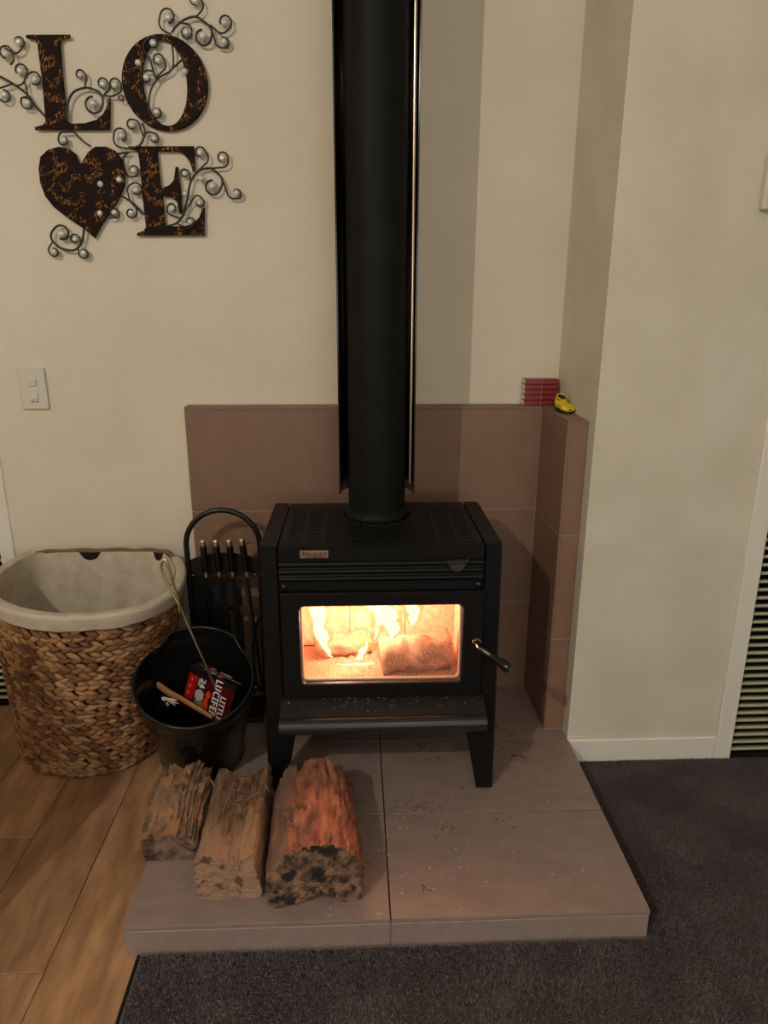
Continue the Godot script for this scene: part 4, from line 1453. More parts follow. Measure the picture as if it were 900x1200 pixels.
# ==================================================================== bucket and what is in it
func build_bucket() -> void:
	var t := thing("coal_bucket", "black metal coal bucket with a raised back lip between basket and stove", "bucket")
	var rc := Vector3(-0.4435, 0.354, 0.420)
	var bc := Vector3(-0.452, H + 0.002, 0.352)
	var R := 0.1435
	var r0 := 0.101
	var f := func(u: float, v: float, ins: float) -> Vector3:
		var a := u * TAU
		var c := cos(a)
		var s := sin(a)
		var lip := 0.022 * smoothstep(0.70, 0.82, -s)
		var topp := rc + Vector3(c * (R - ins), -0.047 * s - 0.0115 * c + lip, s * (R - ins) * 1.0)
		var bot := bc + Vector3(c * (r0 - ins), 0, s * (r0 - ins))
		var vv := v
		var p := bot.lerp(topp, vv)
		var bead := 0.0
		for b in [0.72, 0.78, 0.93]:
			bead += 0.0028 * exp(-pow((v - b) / 0.012, 2.0))
		bead += 0.004 * exp(-pow((v - 0.10) / 0.02, 2.0))
		return p + Vector3(c, 0, s) * bead
	var st := begin()
	grid(st, func(u: float, v: float) -> Vector3: return f.call(1.0 - u, v, 0.0), 72, 40)
	grid(st, func(u: float, v: float) -> Vector3: return f.call(u, 0.02 + v * 0.98, 0.0025), 72, 40)
	grid(st, func(u: float, v: float) -> Vector3: return bc + Vector3(cos(u * TAU) * (r0 - 0.001) * v, 0.008, sin(u * TAU) * (r0 - 0.001) * v), 36, 2)
	part("pail", st, M.bucket, t)
	st = begin()
	var rim := []
	for k in 72:
		rim.append(f.call(k / 72.0, 1.0, 0.001))
	tube(st, rim, 0.0036, 8, true)
	part("rim", st, M.iron, t)
	for s in [0.5, 0.0]:
		var p: Vector3 = f.call(s, 0.93, 0.0)
		var d := -1.0 if s > 0.2 else 1.0
		st = begin()
		rbox(st, p + Vector3(d * 0.003, -0.004, 0), Vector3(0.006, 0.034, 0.028), 0.002)
		lathe(st, [Vector2(0.0085, 0.0), Vector2(0.0085, 0.007), Vector2(0.004, 0.010), Vector2(0.0, 0.010)], Transform3D(Basis(Vector3.BACK, -d * PI / 2), p + Vector3(d * 0.005, 0, 0)), 12)
		part("handle_ear", st, M.iron, t)
	# wire bail folded down behind
	st = begin()
	var bl: Vector3 = f.call(0.5, 0.93, 0.0) + Vector3(-0.009, 0, 0)
	var br: Vector3 = f.call(0.0, 0.93, 0.0) + Vector3(0.009, 0, 0)
	var bp := []
	for k in 21:
		var a := PI * k / 20.0
		bp.append(Vector3(lerpf(bl.x, br.x, 0.5 - 0.5 * cos(a)), lerpf(bl.y, br.y, k / 20.0) - 0.012 - 0.02 * sin(a), lerpf(bl.z, br.z, k / 20.0) - 0.178 * sin(a)))
	bp[0].y += 0.012
	bp[20].y += 0.012
	tube(st, bp, 0.003, 7)
	part("wire_bail", st, M.iron, t)
	# firelighter box
	var tl := Vector3(-0.466, 0.351, 0.345)
	var ex := Vector3(0.139, -0.022, 0.088).normalized()
	var ey := -Vector3(-0.019, -0.073, 0.015)
	ey = (ey - ex * ey.dot(ex)).normalized()
	var ez := ex.cross(ey)
	var B := Basis(ex, ey, ez)
	var bw := 0.150
	var bh := 0.108
	var bdp := 0.046
	var box := thing("firelighter_box", "red and black firelighter box leaning inside the coal bucket", "box")
	box.transform = Transform3D(B, tl)
	st = begin()
	bx(st, Vector3(0, -bh, -bdp), Vector3(bw, 0, 0), 0.0008)
	part("carton", st, mat(Color(0.06, 0.035, 0.035), 0.35), box)
	st = begin()
	prism(st, [Vector2(0.002, -0.024), Vector2(0.0, -bh), Vector2(bw, -bh), Vector2(bw, -0.014), Vector2(0.075, -0.014)], 0.0, 0.0004)
	part("red_panel", st, mat(Color(0.27, 0.025, 0.03), 0.35), box)
	st = begin()
	prism(st, [Vector2(0.001, -0.020), Vector2(0.001, -0.085), Vector2(0.027, -0.085), Vector2(0.031, -0.020)], 0.0, 0.0007)
	part("bright_panel", st, mat(Color(0.58, 0.05, 0.055), 0.35), box)
	st = begin()
	prism(st, [Vector2(0.034, -0.018), Vector2(0.034, -0.046), Vector2(0.058, -0.046), Vector2(0.058, -0.018)], 0.0, 0.0007)
	part("black_panel", st, mat(Color(0.02, 0.02, 0.02), 0.4), box)
	var turn := Basis(Vector3.BACK, -PI / 2)
	var white := mat(Color(0.84, 0.83, 0.82), 0.5)
	lettering("24", 0.0165, Vector3(0.049, -0.032, 0.0009), turn, white, box, "Droid Sans", 0.0004)
	lettering("CUBES", 0.0045, Vector3(0.0375, -0.032, 0.0009), turn, white, box, "Droid Sans", 0.0004)
	lettering("LUCIFER", 0.0215, Vector3(0.098, -0.052, 0.0009), turn, white, box, "Droid Sans", 0.0004, false, "lettering", 0.82)
	lettering("LITTLE", 0.0165, Vector3(0.1215, -0.070, 0.0009), turn, white, box, "Droid Sans", 0.0004, false, "lettering", 0.9)
	# printed firelighter cubes
	var pale := mat(Color(0.62, 0.60, 0.55), 0.6)
	var pale2 := mat(Color(0.45, 0.43, 0.36), 0.6)
	for q in [[0.047, -0.064, 0.016, pale], [0.049, -0.086, 0.015, pale2]]:
		st = begin()
		var hexa := []
		for k in 6:
			hexa.append(Vector2(q[0] + sin(TAU * k / 6.0) * q[2], q[1] + cos(TAU * k / 6.0) * q[2]))
		prism(st, hexa, 0.0, 0.0011 if q[3] == pale else 0.0009)
		part("cube_print", st, q[3], box)
	var orange := mat(Color(0.75, 0.22, 0.06), 0.5)
	for q in [[0.074, -0.052, 0.007, 0.010], [0.071, -0.080, 0.009, 0.022]]:
		st = begin()
		var drop := []
		for k in 14:
			var a := TAU * k / 14.0
			drop.append(Vector2(q[0] + cos(a) * q[2] * (1.0 - 0.4 * sin(a)), q[1] + sin(a) * q[3]))
		prism(st, drop, 0.0, 0.0008)
		part("flame_print", st, orange, box)
	var pink := mat(Color(0.80, 0.30, 0.26), 0.5)
	for k in 3:
		st = begin()
		var bl2 := []
		for j in 8:
			bl2.append(Vector2(0.014 + cos(TAU * j / 8.0) * 0.0035 - k * 0.002, -0.032 - k * 0.019 + sin(TAU * j / 8.0) * 0.006))
		prism(st, bl2, 0.0, 0.0010)
		part("icon_print", st, pink, box)
	# top of the carton: two flaps with a red disc each and pale print
	var tt := Basis(Vector3.RIGHT, -PI / 2)
	for q in [[0.088, 0.011], [0.045, 0.034]]:
		st = begin()
		var dsc := []
		for k in 16:
			dsc.append(Vector2(cos(TAU * k / 16.0) * 0.0085, sin(TAU * k / 16.0) * 0.006))
		prism(st, dsc, 0.0, 0.0006, 0.0, Transform3D(tt, Vector3(q[0], 0.0, -q[1])))
		part("disc_print", st, pink, box)
	lettering("Lucifer", 0.0075, Vector3(0.056, 0.0003, -0.011), tt, white, box, "Droid Serif", 0.0004)
	lettering("Lucifer", 0.0075, Vector3(0.088, 0.0003, -0.035), tt, white, box, "Droid Serif", 0.0004)
	st = begin()
	bx(st, Vector3(0.004, 0.0, -0.0235), Vector3(bw - 0.004, 0.0012, -0.0222))
	part("flap_edge", st, mat(Color(0.45, 0.40, 0.36), 0.6), box)
	# kindling stick
	st = begin()
	var sp := [Vector3(-0.557, 0.295, 0.345), Vector3(-0.52, 0.288, 0.375), Vector3(-0.48, 0.282, 0.40), Vector3(-0.40, 0.262, 0.45)]
	tube(st, catmull(sp, 4), [0.010, 0.0115, 0.011, 0.0105, 0.010, 0.0095, 0.009, 0.0085, 0.008, 0.008, 0.0075, 0.007, 0.006], 7, false, 0.6)
	tag(part("kindling_stick", st, M.wood_new), "split kindling stick lying across the coal bucket in front of the box", "kindling")
	# torch
	var tc := thing("torch", "black cylindrical torch standing at the left inside the coal bucket", "torch")
	st = begin()
	var tdir := Vector3(-0.36, 0.9, 0.02).normalized()
	var tb := Basis(tdir.cross(Vector3.BACK).normalized(), tdir, tdir.cross(Vector3.BACK).normalized().cross(tdir))
	var tx := Transform3D(tb, Vector3(-0.500, 0.145, 0.382))
	lathe(st, [Vector2(0.0, 0.0), Vector2(0.016, 0.0), Vector2(0.017, 0.01), Vector2(0.017, 0.09), Vector2(0.022, 0.105), Vector2(0.022, 0.128), Vector2(0.019, 0.130)], tx, 20, 0, TAU, false)
	part("barrel", st, M.grip, tc)
	st = begin()
	lathe(st, [Vector2(0.019, 0.130), Vector2(0.018, 0.124), Vector2(0.0, 0.120)], tx, 20, 0, TAU, false)
	part("lens", st, M.gloss, tc)
	# brush with a pale tuft
	var br2 := thing("small_brush", "small dark brush with a pale bristle tuft inside the coal bucket", "brush")
	st = begin()
	tube(st, [Vector3(-0.548, 0.256, 0.352), Vector3(-0.545, 0.268, 0.364), Vector3(-0.538, 0.274, 0.374)], [0.005, 0.007, 0.006], 10)
	part("handle", st, M.grip, br2)
	st = begin()
	for k in 16:
		var off := Vector3(rng.randfn(0, 0.003), rng.randfn(0, 0.002), rng.randfn(0, 0.003))
		tube(st, [Vector3(-0.539, 0.2735, 0.373) + off * 0.5, Vector3(-0.526, 0.272, 0.378) + off, Vector3(-0.505, 0.270, 0.386) + off * 2.6], [0.0016, 0.0016, 0.001], 5)
	part("bristles", st, M.card, br2)
	# brass wire tool with a bent loop
	st = begin()
	var wp := [Vector3(-0.392, 0.236, 0.375), Vector3(-0.402, 0.330, 0.40), Vector3(-0.4305, 0.430, 0.408), Vector3(-0.459, 0.530, 0.414), Vector3(-0.474, 0.605, 0.418), Vector3(-0.479, 0.640, 0.42), Vector3(-0.4845, 0.664, 0.42), Vector3(-0.4915, 0.667, 0.42), Vector3(-0.498, 0.655, 0.42), Vector3(-0.4965, 0.638, 0.42), Vector3(-0.484, 0.598, 0.421), Vector3(-0.468, 0.561, 0.422), Vector3(-0.4645, 0.553, 0.422), Vector3(-0.4645, 0.534, 0.422)]
	tube(st, catmull(wp, 5), 0.0031, 9)
	tag(part("brass_toasting_fork", st, M.brass), "thin brass wire fork with a looped handle leaning out of the coal bucket", "fork")

# ==================================================================== companion set
func build_tools() -> void:
	var t := thing("fireside_tool_stand", "black arched stand for fireside tools behind the coal bucket", "tool stand")
	var z := 0.12
	var cx := -0.409
	var r := 0.1015
	var st := begin()
	var ap := [Vector3(cx - r + 0.004, H + 0.012, z), Vector3(cx - r + 0.002, 0.40, z), Vector3(cx - r, 0.597, z)]
	for k in range(1, 24):
		var a := PI - PI * k / 24.0
		ap.append(Vector3(cx + cos(a) * r, 0.597 + sin(a) * r, z))
	ap.append_array([Vector3(cx + r, 0.597, z), Vector3(cx + r - 0.002, 0.40, z), Vector3(cx + r - 0.004, H + 0.012, z)])
	tube(st, ap, 0.0078, 12)
	part("arch", st, M.iron, t)
	st = begin()
	bx(st, Vector3(cx - 0.095, H + 0.0005, 0.06), Vector3(cx + 0.095, H + 0.014, 0.19), 0.004)
	part("base", st, M.iron, t)
	# back plate with two crescent openings
	st = begin()
	var xl := cx - 0.098
	var xr := cx + 0.098
	var z0 := z - 0.003
	var z1 := z - 0.0005
	var arcp := func(y0: float, y1: float, sag: float, xa: float, xb: float) -> Array:
		var p := [Vector2(xa, y0), Vector2(xb, y0)]
		for k in 13:
			var u := 1.0 - k / 12.0
			p.append(Vector2(lerpf(xa, xb, u), y1 - sag * pow(2.0 * u - 1.0, 2.0)))
		return p
	prism(st, arcp.call(0.505, 0.574, 0.022, xl, xr), z0, z1)
	prism(st, arcp.call(0.412, 0.478, 0.012, xl + 0.04, xr - 0.055), z0, z1)
	prism(st, arcp.call(H + 0.012, 0.398, 0.014, xl + 0.04, xr - 0.055), z0, z1)
	prism(st, [Vector2(xl, H + 0.012), Vector2(xl + 0.041, H + 0.012), Vector2(xl + 0.041, 0.506), Vector2(xl, 0.506)], z0, z1)
	part("back_plate", st, M.void, t)
	# rail with hooks
	st = begin()
	bx(st, Vector3(xl, 0.5085, z), Vector3(xr + 0.004, 0.516, z + 0.0095), 0.001)
	part("rail", st, M.iron, t)
	for x in [xl + 0.012, xr - 0.012, xr - 0.026]:
		st = begin()
		lathe(st, [Vector2(0.0045, 0.0), Vector2(0.004, 0.004), Vector2(0.0, 0.0055)], Transform3D(Basis(Vector3.RIGHT, PI / 2), Vector3(x, 0.5115, z + 0.0095)), 10)
		part("rivet", st, M.chrome, t)
	st = begin()
	var hk := []
	for k in 9:
		var a := 2.6 - 1.6 * k / 8.0
		hk.append(Vector3(-0.330 + cos(a) * 0.017, 0.588 + sin(a) * 0.015, 0.108))
	tube(st, hk, 0.0022, 6)
	part("hook", st, M.chrome, t)
	# four hanging tools
	var names := ["fire_poker", "ash_shovel", "hearth_brush", "fire_tongs"]
	var labs := ["black fireside poker with brass capped handle, leftmost of the four hanging tools", "black fireside shovel with brass capped handle, second tool from the left", "black hearth brush with brass capped handle, third tool from the left", "black fireside tongs with brass capped handle, rightmost tool beside the stove"]
	for k in 4:
		var top := Vector3([-0.4605, -0.4255, -0.389, -0.354][k], [0.619, 0.619, 0.619, 0.621][k], z + 0.018)
		var low := Vector3([-0.458, -0.4215, -0.3845, -0.345][k], 0.5125, z + 0.018)
		var foot := low + (low - top).normalized() * (0.36 if k != 3 else 0.36)
		foot.z = z + 0.03
		var o := thing(names[k], labs[k], ["poker", "shovel", "brush", "tongs"][k], "brass capped tools hanging on the stand")
		var up := (top - low).normalized()
		var ss := up.cross(Vector3.BACK).normalized()
		var b := Basis(ss, up, ss.cross(up))
		var h := (top - low).length()
		var xf := Transform3D(b, low)
		st = begin()
		lathe(st, [Vector2(0.0086, 0.014), Vector2(0.0092, 0.03), Vector2(0.0095, h - 0.02), Vector2(0.0085, h - 0.016)], xf, 16, 0, TAU, false)
		part("handle", st, M.grip, o)
		st = begin()
		lathe(st, [Vector2(0.0082, h - 0.018), Vector2(0.0088, h - 0.016), Vector2(0.0088, h - 0.004), Vector2(0.0075, h), Vector2(0.0, h + 0.0005)], xf, 16, 0, TAU, false)
		part("brass_cap", st, M.brass, o)
		st = begin()
		lathe(st, [Vector2(0.0, -0.003), Vector2(0.0075, -0.003), Vector2(0.0078, 0.0), Vector2(0.0078, 0.0125), Vector2(0.0086, 0.0145)], xf, 16, 0, TAU, false)
		part("ferrule", st, M.brass, o)
		st = begin()
		tube(st, [low, foot], 0.0042, 10)
		part("shaft", st, M.iron, o)
		st = begin()
		var fz := Vector3(foot.x, 0, foot.z)
		match k:
			0:
				tube(st, catmull([foot + Vector3(0, 0.02, 0), foot + Vector3(0.008, 0.0, 0.004), foot + Vector3(0.012, 0.006, 0.006), foot + Vector3(0.013, 0.018, 0.006)], 4), 0.004, 8)
				part("hook", st, M.iron, o)
			1:
				prism(st, [Vector2(-0.019, -0.06), Vector2(0.019, -0.06), Vector2(0.018, 0.0), Vector2(0.007, 0.018), Vector2(-0.007, 0.018), Vector2(-0.018, 0.0)], -0.002, 0.001, 0.0, Transform3D(Basis.IDENTITY, foot + Vector3(0, 0.008, 0.004)))
				part("scoop", st, M.iron, o)
			2:
				lathe(st, [Vector2(0.0, -0.045), Vector2(0.0135, -0.045), Vector2(0.0145, -0.02), Vector2(0.012, 0.012), Vector2(0.0, 0.016)], Transform3D(Basis.IDENTITY, foot), 18)
				part("bristles", st, M.ink, o)
			3:
				tube(st, catmull([foot + Vector3(0, 0.24, 0.004), foot + Vector3(0.020, 0.16, 0.006), foot + Vector3(0.018, 0.05, 0.006), foot + Vector3(0.004, 0.0, 0.004)], 5), 0.0035, 7)
				tube(st, catmull([foot + Vector3(0, 0.24, 0.004), foot + Vector3(-0.020, 0.16, 0.006), foot + Vector3(-0.018, 0.05, 0.006), foot + Vector3(-0.004, 0.0, 0.004)], 5), 0.0035, 7)
				part("arms", st, M.iron, o)

# ==================================================================== LOVE wall sign
func build_sign() -> void:
	var t := thing("love_wall_sign", "rusted metal LOVE sign with scrolls and clear gems on the cream wall", "wall sign")
	t.position = Vector3(-0.62, 1.63, WZ)
	var mm := func(l: Array) -> Array:
		var o := []
		for q in l:
			o.append(q * 0.001)
		return o
	var L := [Vector2(-215, 239), Vector2(-109, 241), Vector2(-109, 235), Vector2(-128, 231), Vector2(-135, 223), Vector2(-138, 137), Vector2(-138, 51), Vector2(-130, 45), Vector2(-94, 47), Vector2(-65, 55), Vector2(-48, 68), Vector2(-36, 86), Vector2(-32, 103), Vector2(-26, 104), Vector2(-35, 32), Vector2(-222, 30), Vector2(-221, 37), Vector2(-202, 41), Vector2(-193, 48), Vector2(-190, 136), Vector2(-190, 219), Vector2(-195, 229), Vector2(-215, 232)]
	var E := [Vector2(7, -5), Vector2(174, -3), Vector2(173, -61), Vector2(167, -65), Vector2(161, -41), Vector2(149, -24), Vector2(135, -16), Vector2(80, -16), Vector2(82, -103), Vector2(103, -96), Vector2(116, -83), Vector2(123, -52), Vector2(130, -52), Vector2(132, -102), Vector2(133, -162), Vector2(125, -165), Vector2(120, -137), Vector2(108, -124), Vector2(84, -122), Vector2(86, -195), Vector2(129, -195), Vector2(153, -191), Vector2(175, -173), Vector2(185, -150), Vector2(191, -149), Vector2(186, -217), Vector2(8, -219), Vector2(10, -212), Vector2(27, -207), Vector2(34, -197), Vector2(32, -123), Vector2(32, -35), Vector2(30, -19), Vector2(21, -13), Vector2(8, -12)]
	var heart := [Vector2(-118, -49), Vector2(-127, -24), Vector2(-144, -11), Vector2(-168, -8), Vector2(-196, -15), Vector2(-217, -32), Vector2(-225, -59), Vector2(-226, -91), Vector2(-217, -125), Vector2(-198, -151), Vector2(-165, -178), Vector2(-131, -200), Vector2(-102, -226), Vector2(-80, -193), Vector2(-51, -158), Vector2(-27, -127), Vector2(-11, -96), Vector2(-6, -66), Vector2(-12, -36), Vector2(-26, -16), Vector2(-50, -6), Vector2(-76, -7), Vector2(-96, -20)]
	for q in [["letter_l", L], ["letter_e", E], ["heart", heart]]:
		var st := begin()
		prism(st, mm.call(q[1]), 0.010, 0.0165, 0.002)
		part(q[0], st, M.rust, t)
	# the O: a ring
	var st := begin()
	var n := 48
	for i in n:
		var pr := []
		for j in [i, i + 1]:
			var a: float = TAU * j / n
			var o := Vector2(112.5 + cos(a) * 106.5, 138.5 + sin(a) * 107.5) * 0.001
			var q := Vector2(112.5 + cos(a) * 54.5, 138.0 + sin(a) * 95.0) * 0.001
			var d := Vector2(cos(a), sin(a)) * 0.002
			pr.append([v3(o, 0.010), v3(o, 0.0145), v3(o - d, 0.0165), v3(q + d, 0.0165), v3(q, 0.0145), v3(q, 0.010), v3(o, 0.010)])
		for k in 6:
			smooth(st, k)
			quad(st, pr[0][k], pr[1][k], pr[1][k + 1], pr[0][k + 1])
	part("letter_o", st, M.rust, t)
	var curls := [[Vector2(-268, 197), 17, 1, [Vector2(-260, 173)]],
	[Vector2(-233, 222), 13, -1, [Vector2(-268, 209), Vector2(-255, 202)]],
	[Vector2(-238, 160), 17, 1, [Vector2(-257, 130)]],
	[Vector2(-206, 141), 17, 1, [Vector2(-227, 107), Vector2(-229, 129)]],
	[Vector2(-284, 107), 16, -1, [Vector2(-261, 131), Vector2(-294, 121)]],
	[Vector2(-231, 90), 14, -1, [Vector2(-224, 104), Vector2(-242, 101)]],
	[Vector2(-93, 153), 11, -1, [Vector2(-84, 126), Vector2(-81, 140)]],
	[Vector2(-69, 91), 23, 1, [Vector2(-138, 51), Vector2(-135, 80), Vector2(-116, 113), Vector2(-82, 125), Vector2(-54, 118)]],
	[Vector2(-40, 134), 13, -1, [Vector2(-41, 109), Vector2(-28, 119)]],
	[Vector2(-11, 132), 15, -1, [Vector2(-41, 109), Vector2(-21, 107), Vector2(-4, 113)]],
	[Vector2(133, 280), 19, 1, [Vector2(138, 244), Vector2(122, 250)]],
	[Vector2(200, 316), 13, -1, [Vector2(201, 282), Vector2(215, 295)]],
	[Vector2(174, 249), 14, 1, [Vector2(162, 269), Vector2(178, 267)]],
	[Vector2(214, 242), 21, 1, [Vector2(139, 247), Vector2(151, 261), Vector2(173, 276), Vector2(201, 282), Vector2(226, 268)]],
	[Vector2(269, 272), 17, -1, [Vector2(235, 265), Vector2(251, 252)]],
	[Vector2(265, 230), 13, -1, [Vector2(238, 250), Vector2(244, 230)]],
	[Vector2(92, 225), 14, 1, [Vector2(82, 186), Vector2(71, 205)]],
	[Vector2(101, 188), 14, -1, [Vector2(92, 149), Vector2(111, 165)]],
	[Vector2(69, 150), 14, -1, [Vector2(92, 143), Vector2(91, 155)]],
	[Vector2(87, 73), 13, -1, [Vector2(138, 227), Vector2(135, 172), Vector2(99, 149), Vector2(77, 121), Vector2(68, 85)]],
	[Vector2(23, 43), 13, -1, [Vector2(49, 18), Vector2(43, 39)]],
	[Vector2(-7, 18), 18, 1, [Vector2(10, -12), Vector2(-15, -8)]],
	[Vector2(75, 13), 12, 1, [Vector2(35, -9), Vector2(51, 18)]],
	[Vector2(-152, 7), 13, -1, [Vector2(-86, -7), Vector2(-109, 9), Vector2(-124, 25), Vector2(-148, 25)]],
	[Vector2(189, -19), 14, -1, [Vector2(174, -67), Vector2(202, -44)]],
	[Vector2(245, -31), 15, -1, [Vector2(216, -55), Vector2(245, -53)]],
	[Vector2(215, -97), 21, 1, [Vector2(92, -195), Vector2(122, -183), Vector2(144, -142), Vector2(160, -88), Vector2(183, -62), Vector2(212, -55), Vector2(234, -70)]],
	[Vector2(276, -114), 13, -1, [Vector2(244, -87), Vector2(253, -114)]],
	[Vector2(146, -68), 10, -1, [Vector2(160, -91), Vector2(159, -74)]],
	[Vector2(107, -152), 12, 1, [Vector2(130, -177), Vector2(101, -167)]],
	[Vector2(179, -137), 12, 1, [Vector2(130, -177), Vector2(147, -149), Vector2(168, -122)]],
	[Vector2(151, -184), 12, -1, [Vector2(114, -188), Vector2(136, -197)]],
	[Vector2(16, -62), 14, -1, [Vector2(5, -22), Vector2(-7, -36), Vector2(-3, -69)]],
	[Vector2(18, -108), 17, 1, [Vector2(33, -167), Vector2(4, -140), Vector2(-3, -116)]],
	[Vector2(0, -163), 12, 1, [Vector2(-20, -123), Vector2(8, -140), Vector2(15, -157)]],
	[Vector2(-185, -216), 21, 1, [Vector2(-125, -200), Vector2(-135, -235), Vector2(-158, -256), Vector2(-192, -251), Vector2(-210, -235)]],
	[Vector2(-152, -229), 12, -1, [Vector2(-139, -243), Vector2(-139, -231)]],
	[Vector2(-210, -260), 12, -1, [Vector2(-210, -235), Vector2(-221, -249)]],
	[Vector2(-134, -263), 13, -1, [Vector2(-147, -248), Vector2(-146, -260)]],
	[Vector2(-44, -163), 12, -1, [Vector2(-58, -177), Vector2(-34, -174)]]]
	var gem := begin()
	lathe(gem, [Vector2(0.0105, 0.0), Vector2(0.0108, 0.002), Vector2(0.0088, 0.0055), Vector2(0.005, 0.0085), Vector2(0.0, 0.0095)], Transform3D(Basis(Vector3.RIGHT, PI / 2), Vector3.ZERO), 12)
	var gmesh := mesh_of(gem, M.gem)
	for c in curls:
		var g: Vector2 = c[0]
		var lead: Array = c[3].duplicate()
		var last: Vector2 = lead[lead.size() - 1]
		var dirn: float = c[2]
		if lead.size() > 1:
			dirn = signf((last - lead[lead.size() - 2]).cross(g - last))
		var rr: float = c[1]
		var a0 := (last - g).angle()
		var d0 := (last - g).length()
		var pts := catmull(lead, 6) if lead.size() > 1 else lead.duplicate()
		for k in range(1, 27):
			var u := k / 26.0
			var a := a0 + dirn * u * TAU * 0.93
			var r := lerpf(d0, rr, smoothstep(0.0, 0.25, u))
			r *= lerpf(1.0, 0.62, smoothstep(0.35, 1.0, u))
			pts.append(g + Vector2.from_angle(a) * r)
		var p3 := []
		for q in pts:
			p3.append(Vector3(q.x * 0.001, q.y * 0.001, 0.019))
		st = begin()
		tube(st, p3, 0.0022 if rr < 20 else 0.0028, 7)
		part("scroll", st, M.wire, t)
		put("gem", gmesh, t, Transform3D(Basis.IDENTITY.scaled(Vector3.ONE * (1.0 if rr > 18 else (0.84 if rr > 12.5 else 0.72))), Vector3(g.x * 0.001, g.y * 0.001, 0.0175)))
	for g in [Vector2(51, 182), Vector2(164, 164), Vector2(-72, -95), Vector2(-23, -84), Vector2(-81, -165), Vector2(187, -79), Vector2(144, -116)]:
		put("gem", gmesh, t, Transform3D(Basis.IDENTITY.scaled(Vector3.ONE * 0.75), Vector3(g.x * 0.001, g.y * 0.001, 0.0165)))
	for w in [[Vector2(-191, 60), Vector2(-211, 82), Vector2(-227, 107), Vector2(-255, 129), Vector2(-290, 148), Vector2(-303, 156)], [Vector2(133, 170), Vector2(159, 189)], [Vector2(82, 186), Vector2(91, 149)], [Vector2(-20, -23), Vector2(11, -20)], [Vector2(-1, -12), Vector2(36, -4), Vector2(53, 24), Vector2(49, 48)], [Vector2(-20, -123), Vector2(8, -140), Vector2(33, -167)]]:
		var p3 := []
		for q in catmull(w, 6):
			p3.append(Vector3(q.x * 0.001, q.y * 0.001, 0.0185))
		st = begin()
		tube(st, p3, 0.0026, 7)
		part("scroll", st, M.wire, t)
	st = begin()
	var rg := []
	for k in 14:
		rg.append(Vector3(0.002 + cos(TAU * k / 14.0) * 0.006, 0.103 + sin(TAU * k / 14.0) * 0.006, 0.019))
	tube(st, rg, 0.0017, 6, true)
	part("ring", st, M.wire, t)
	# standoffs to the wall
	for q in [Vector2(-165, 130), Vector2(15, 140), Vector2(-115, -110), Vector2(57, -110)]:
		st = begin()
		tube(st, [Vector3(q.x * 0.001, q.y * 0.001, 0.0003), Vector3(q.x * 0.001, q.y * 0.001, 0.011)], 0.004, 8)
		part("standoff", st, M.wire, t)

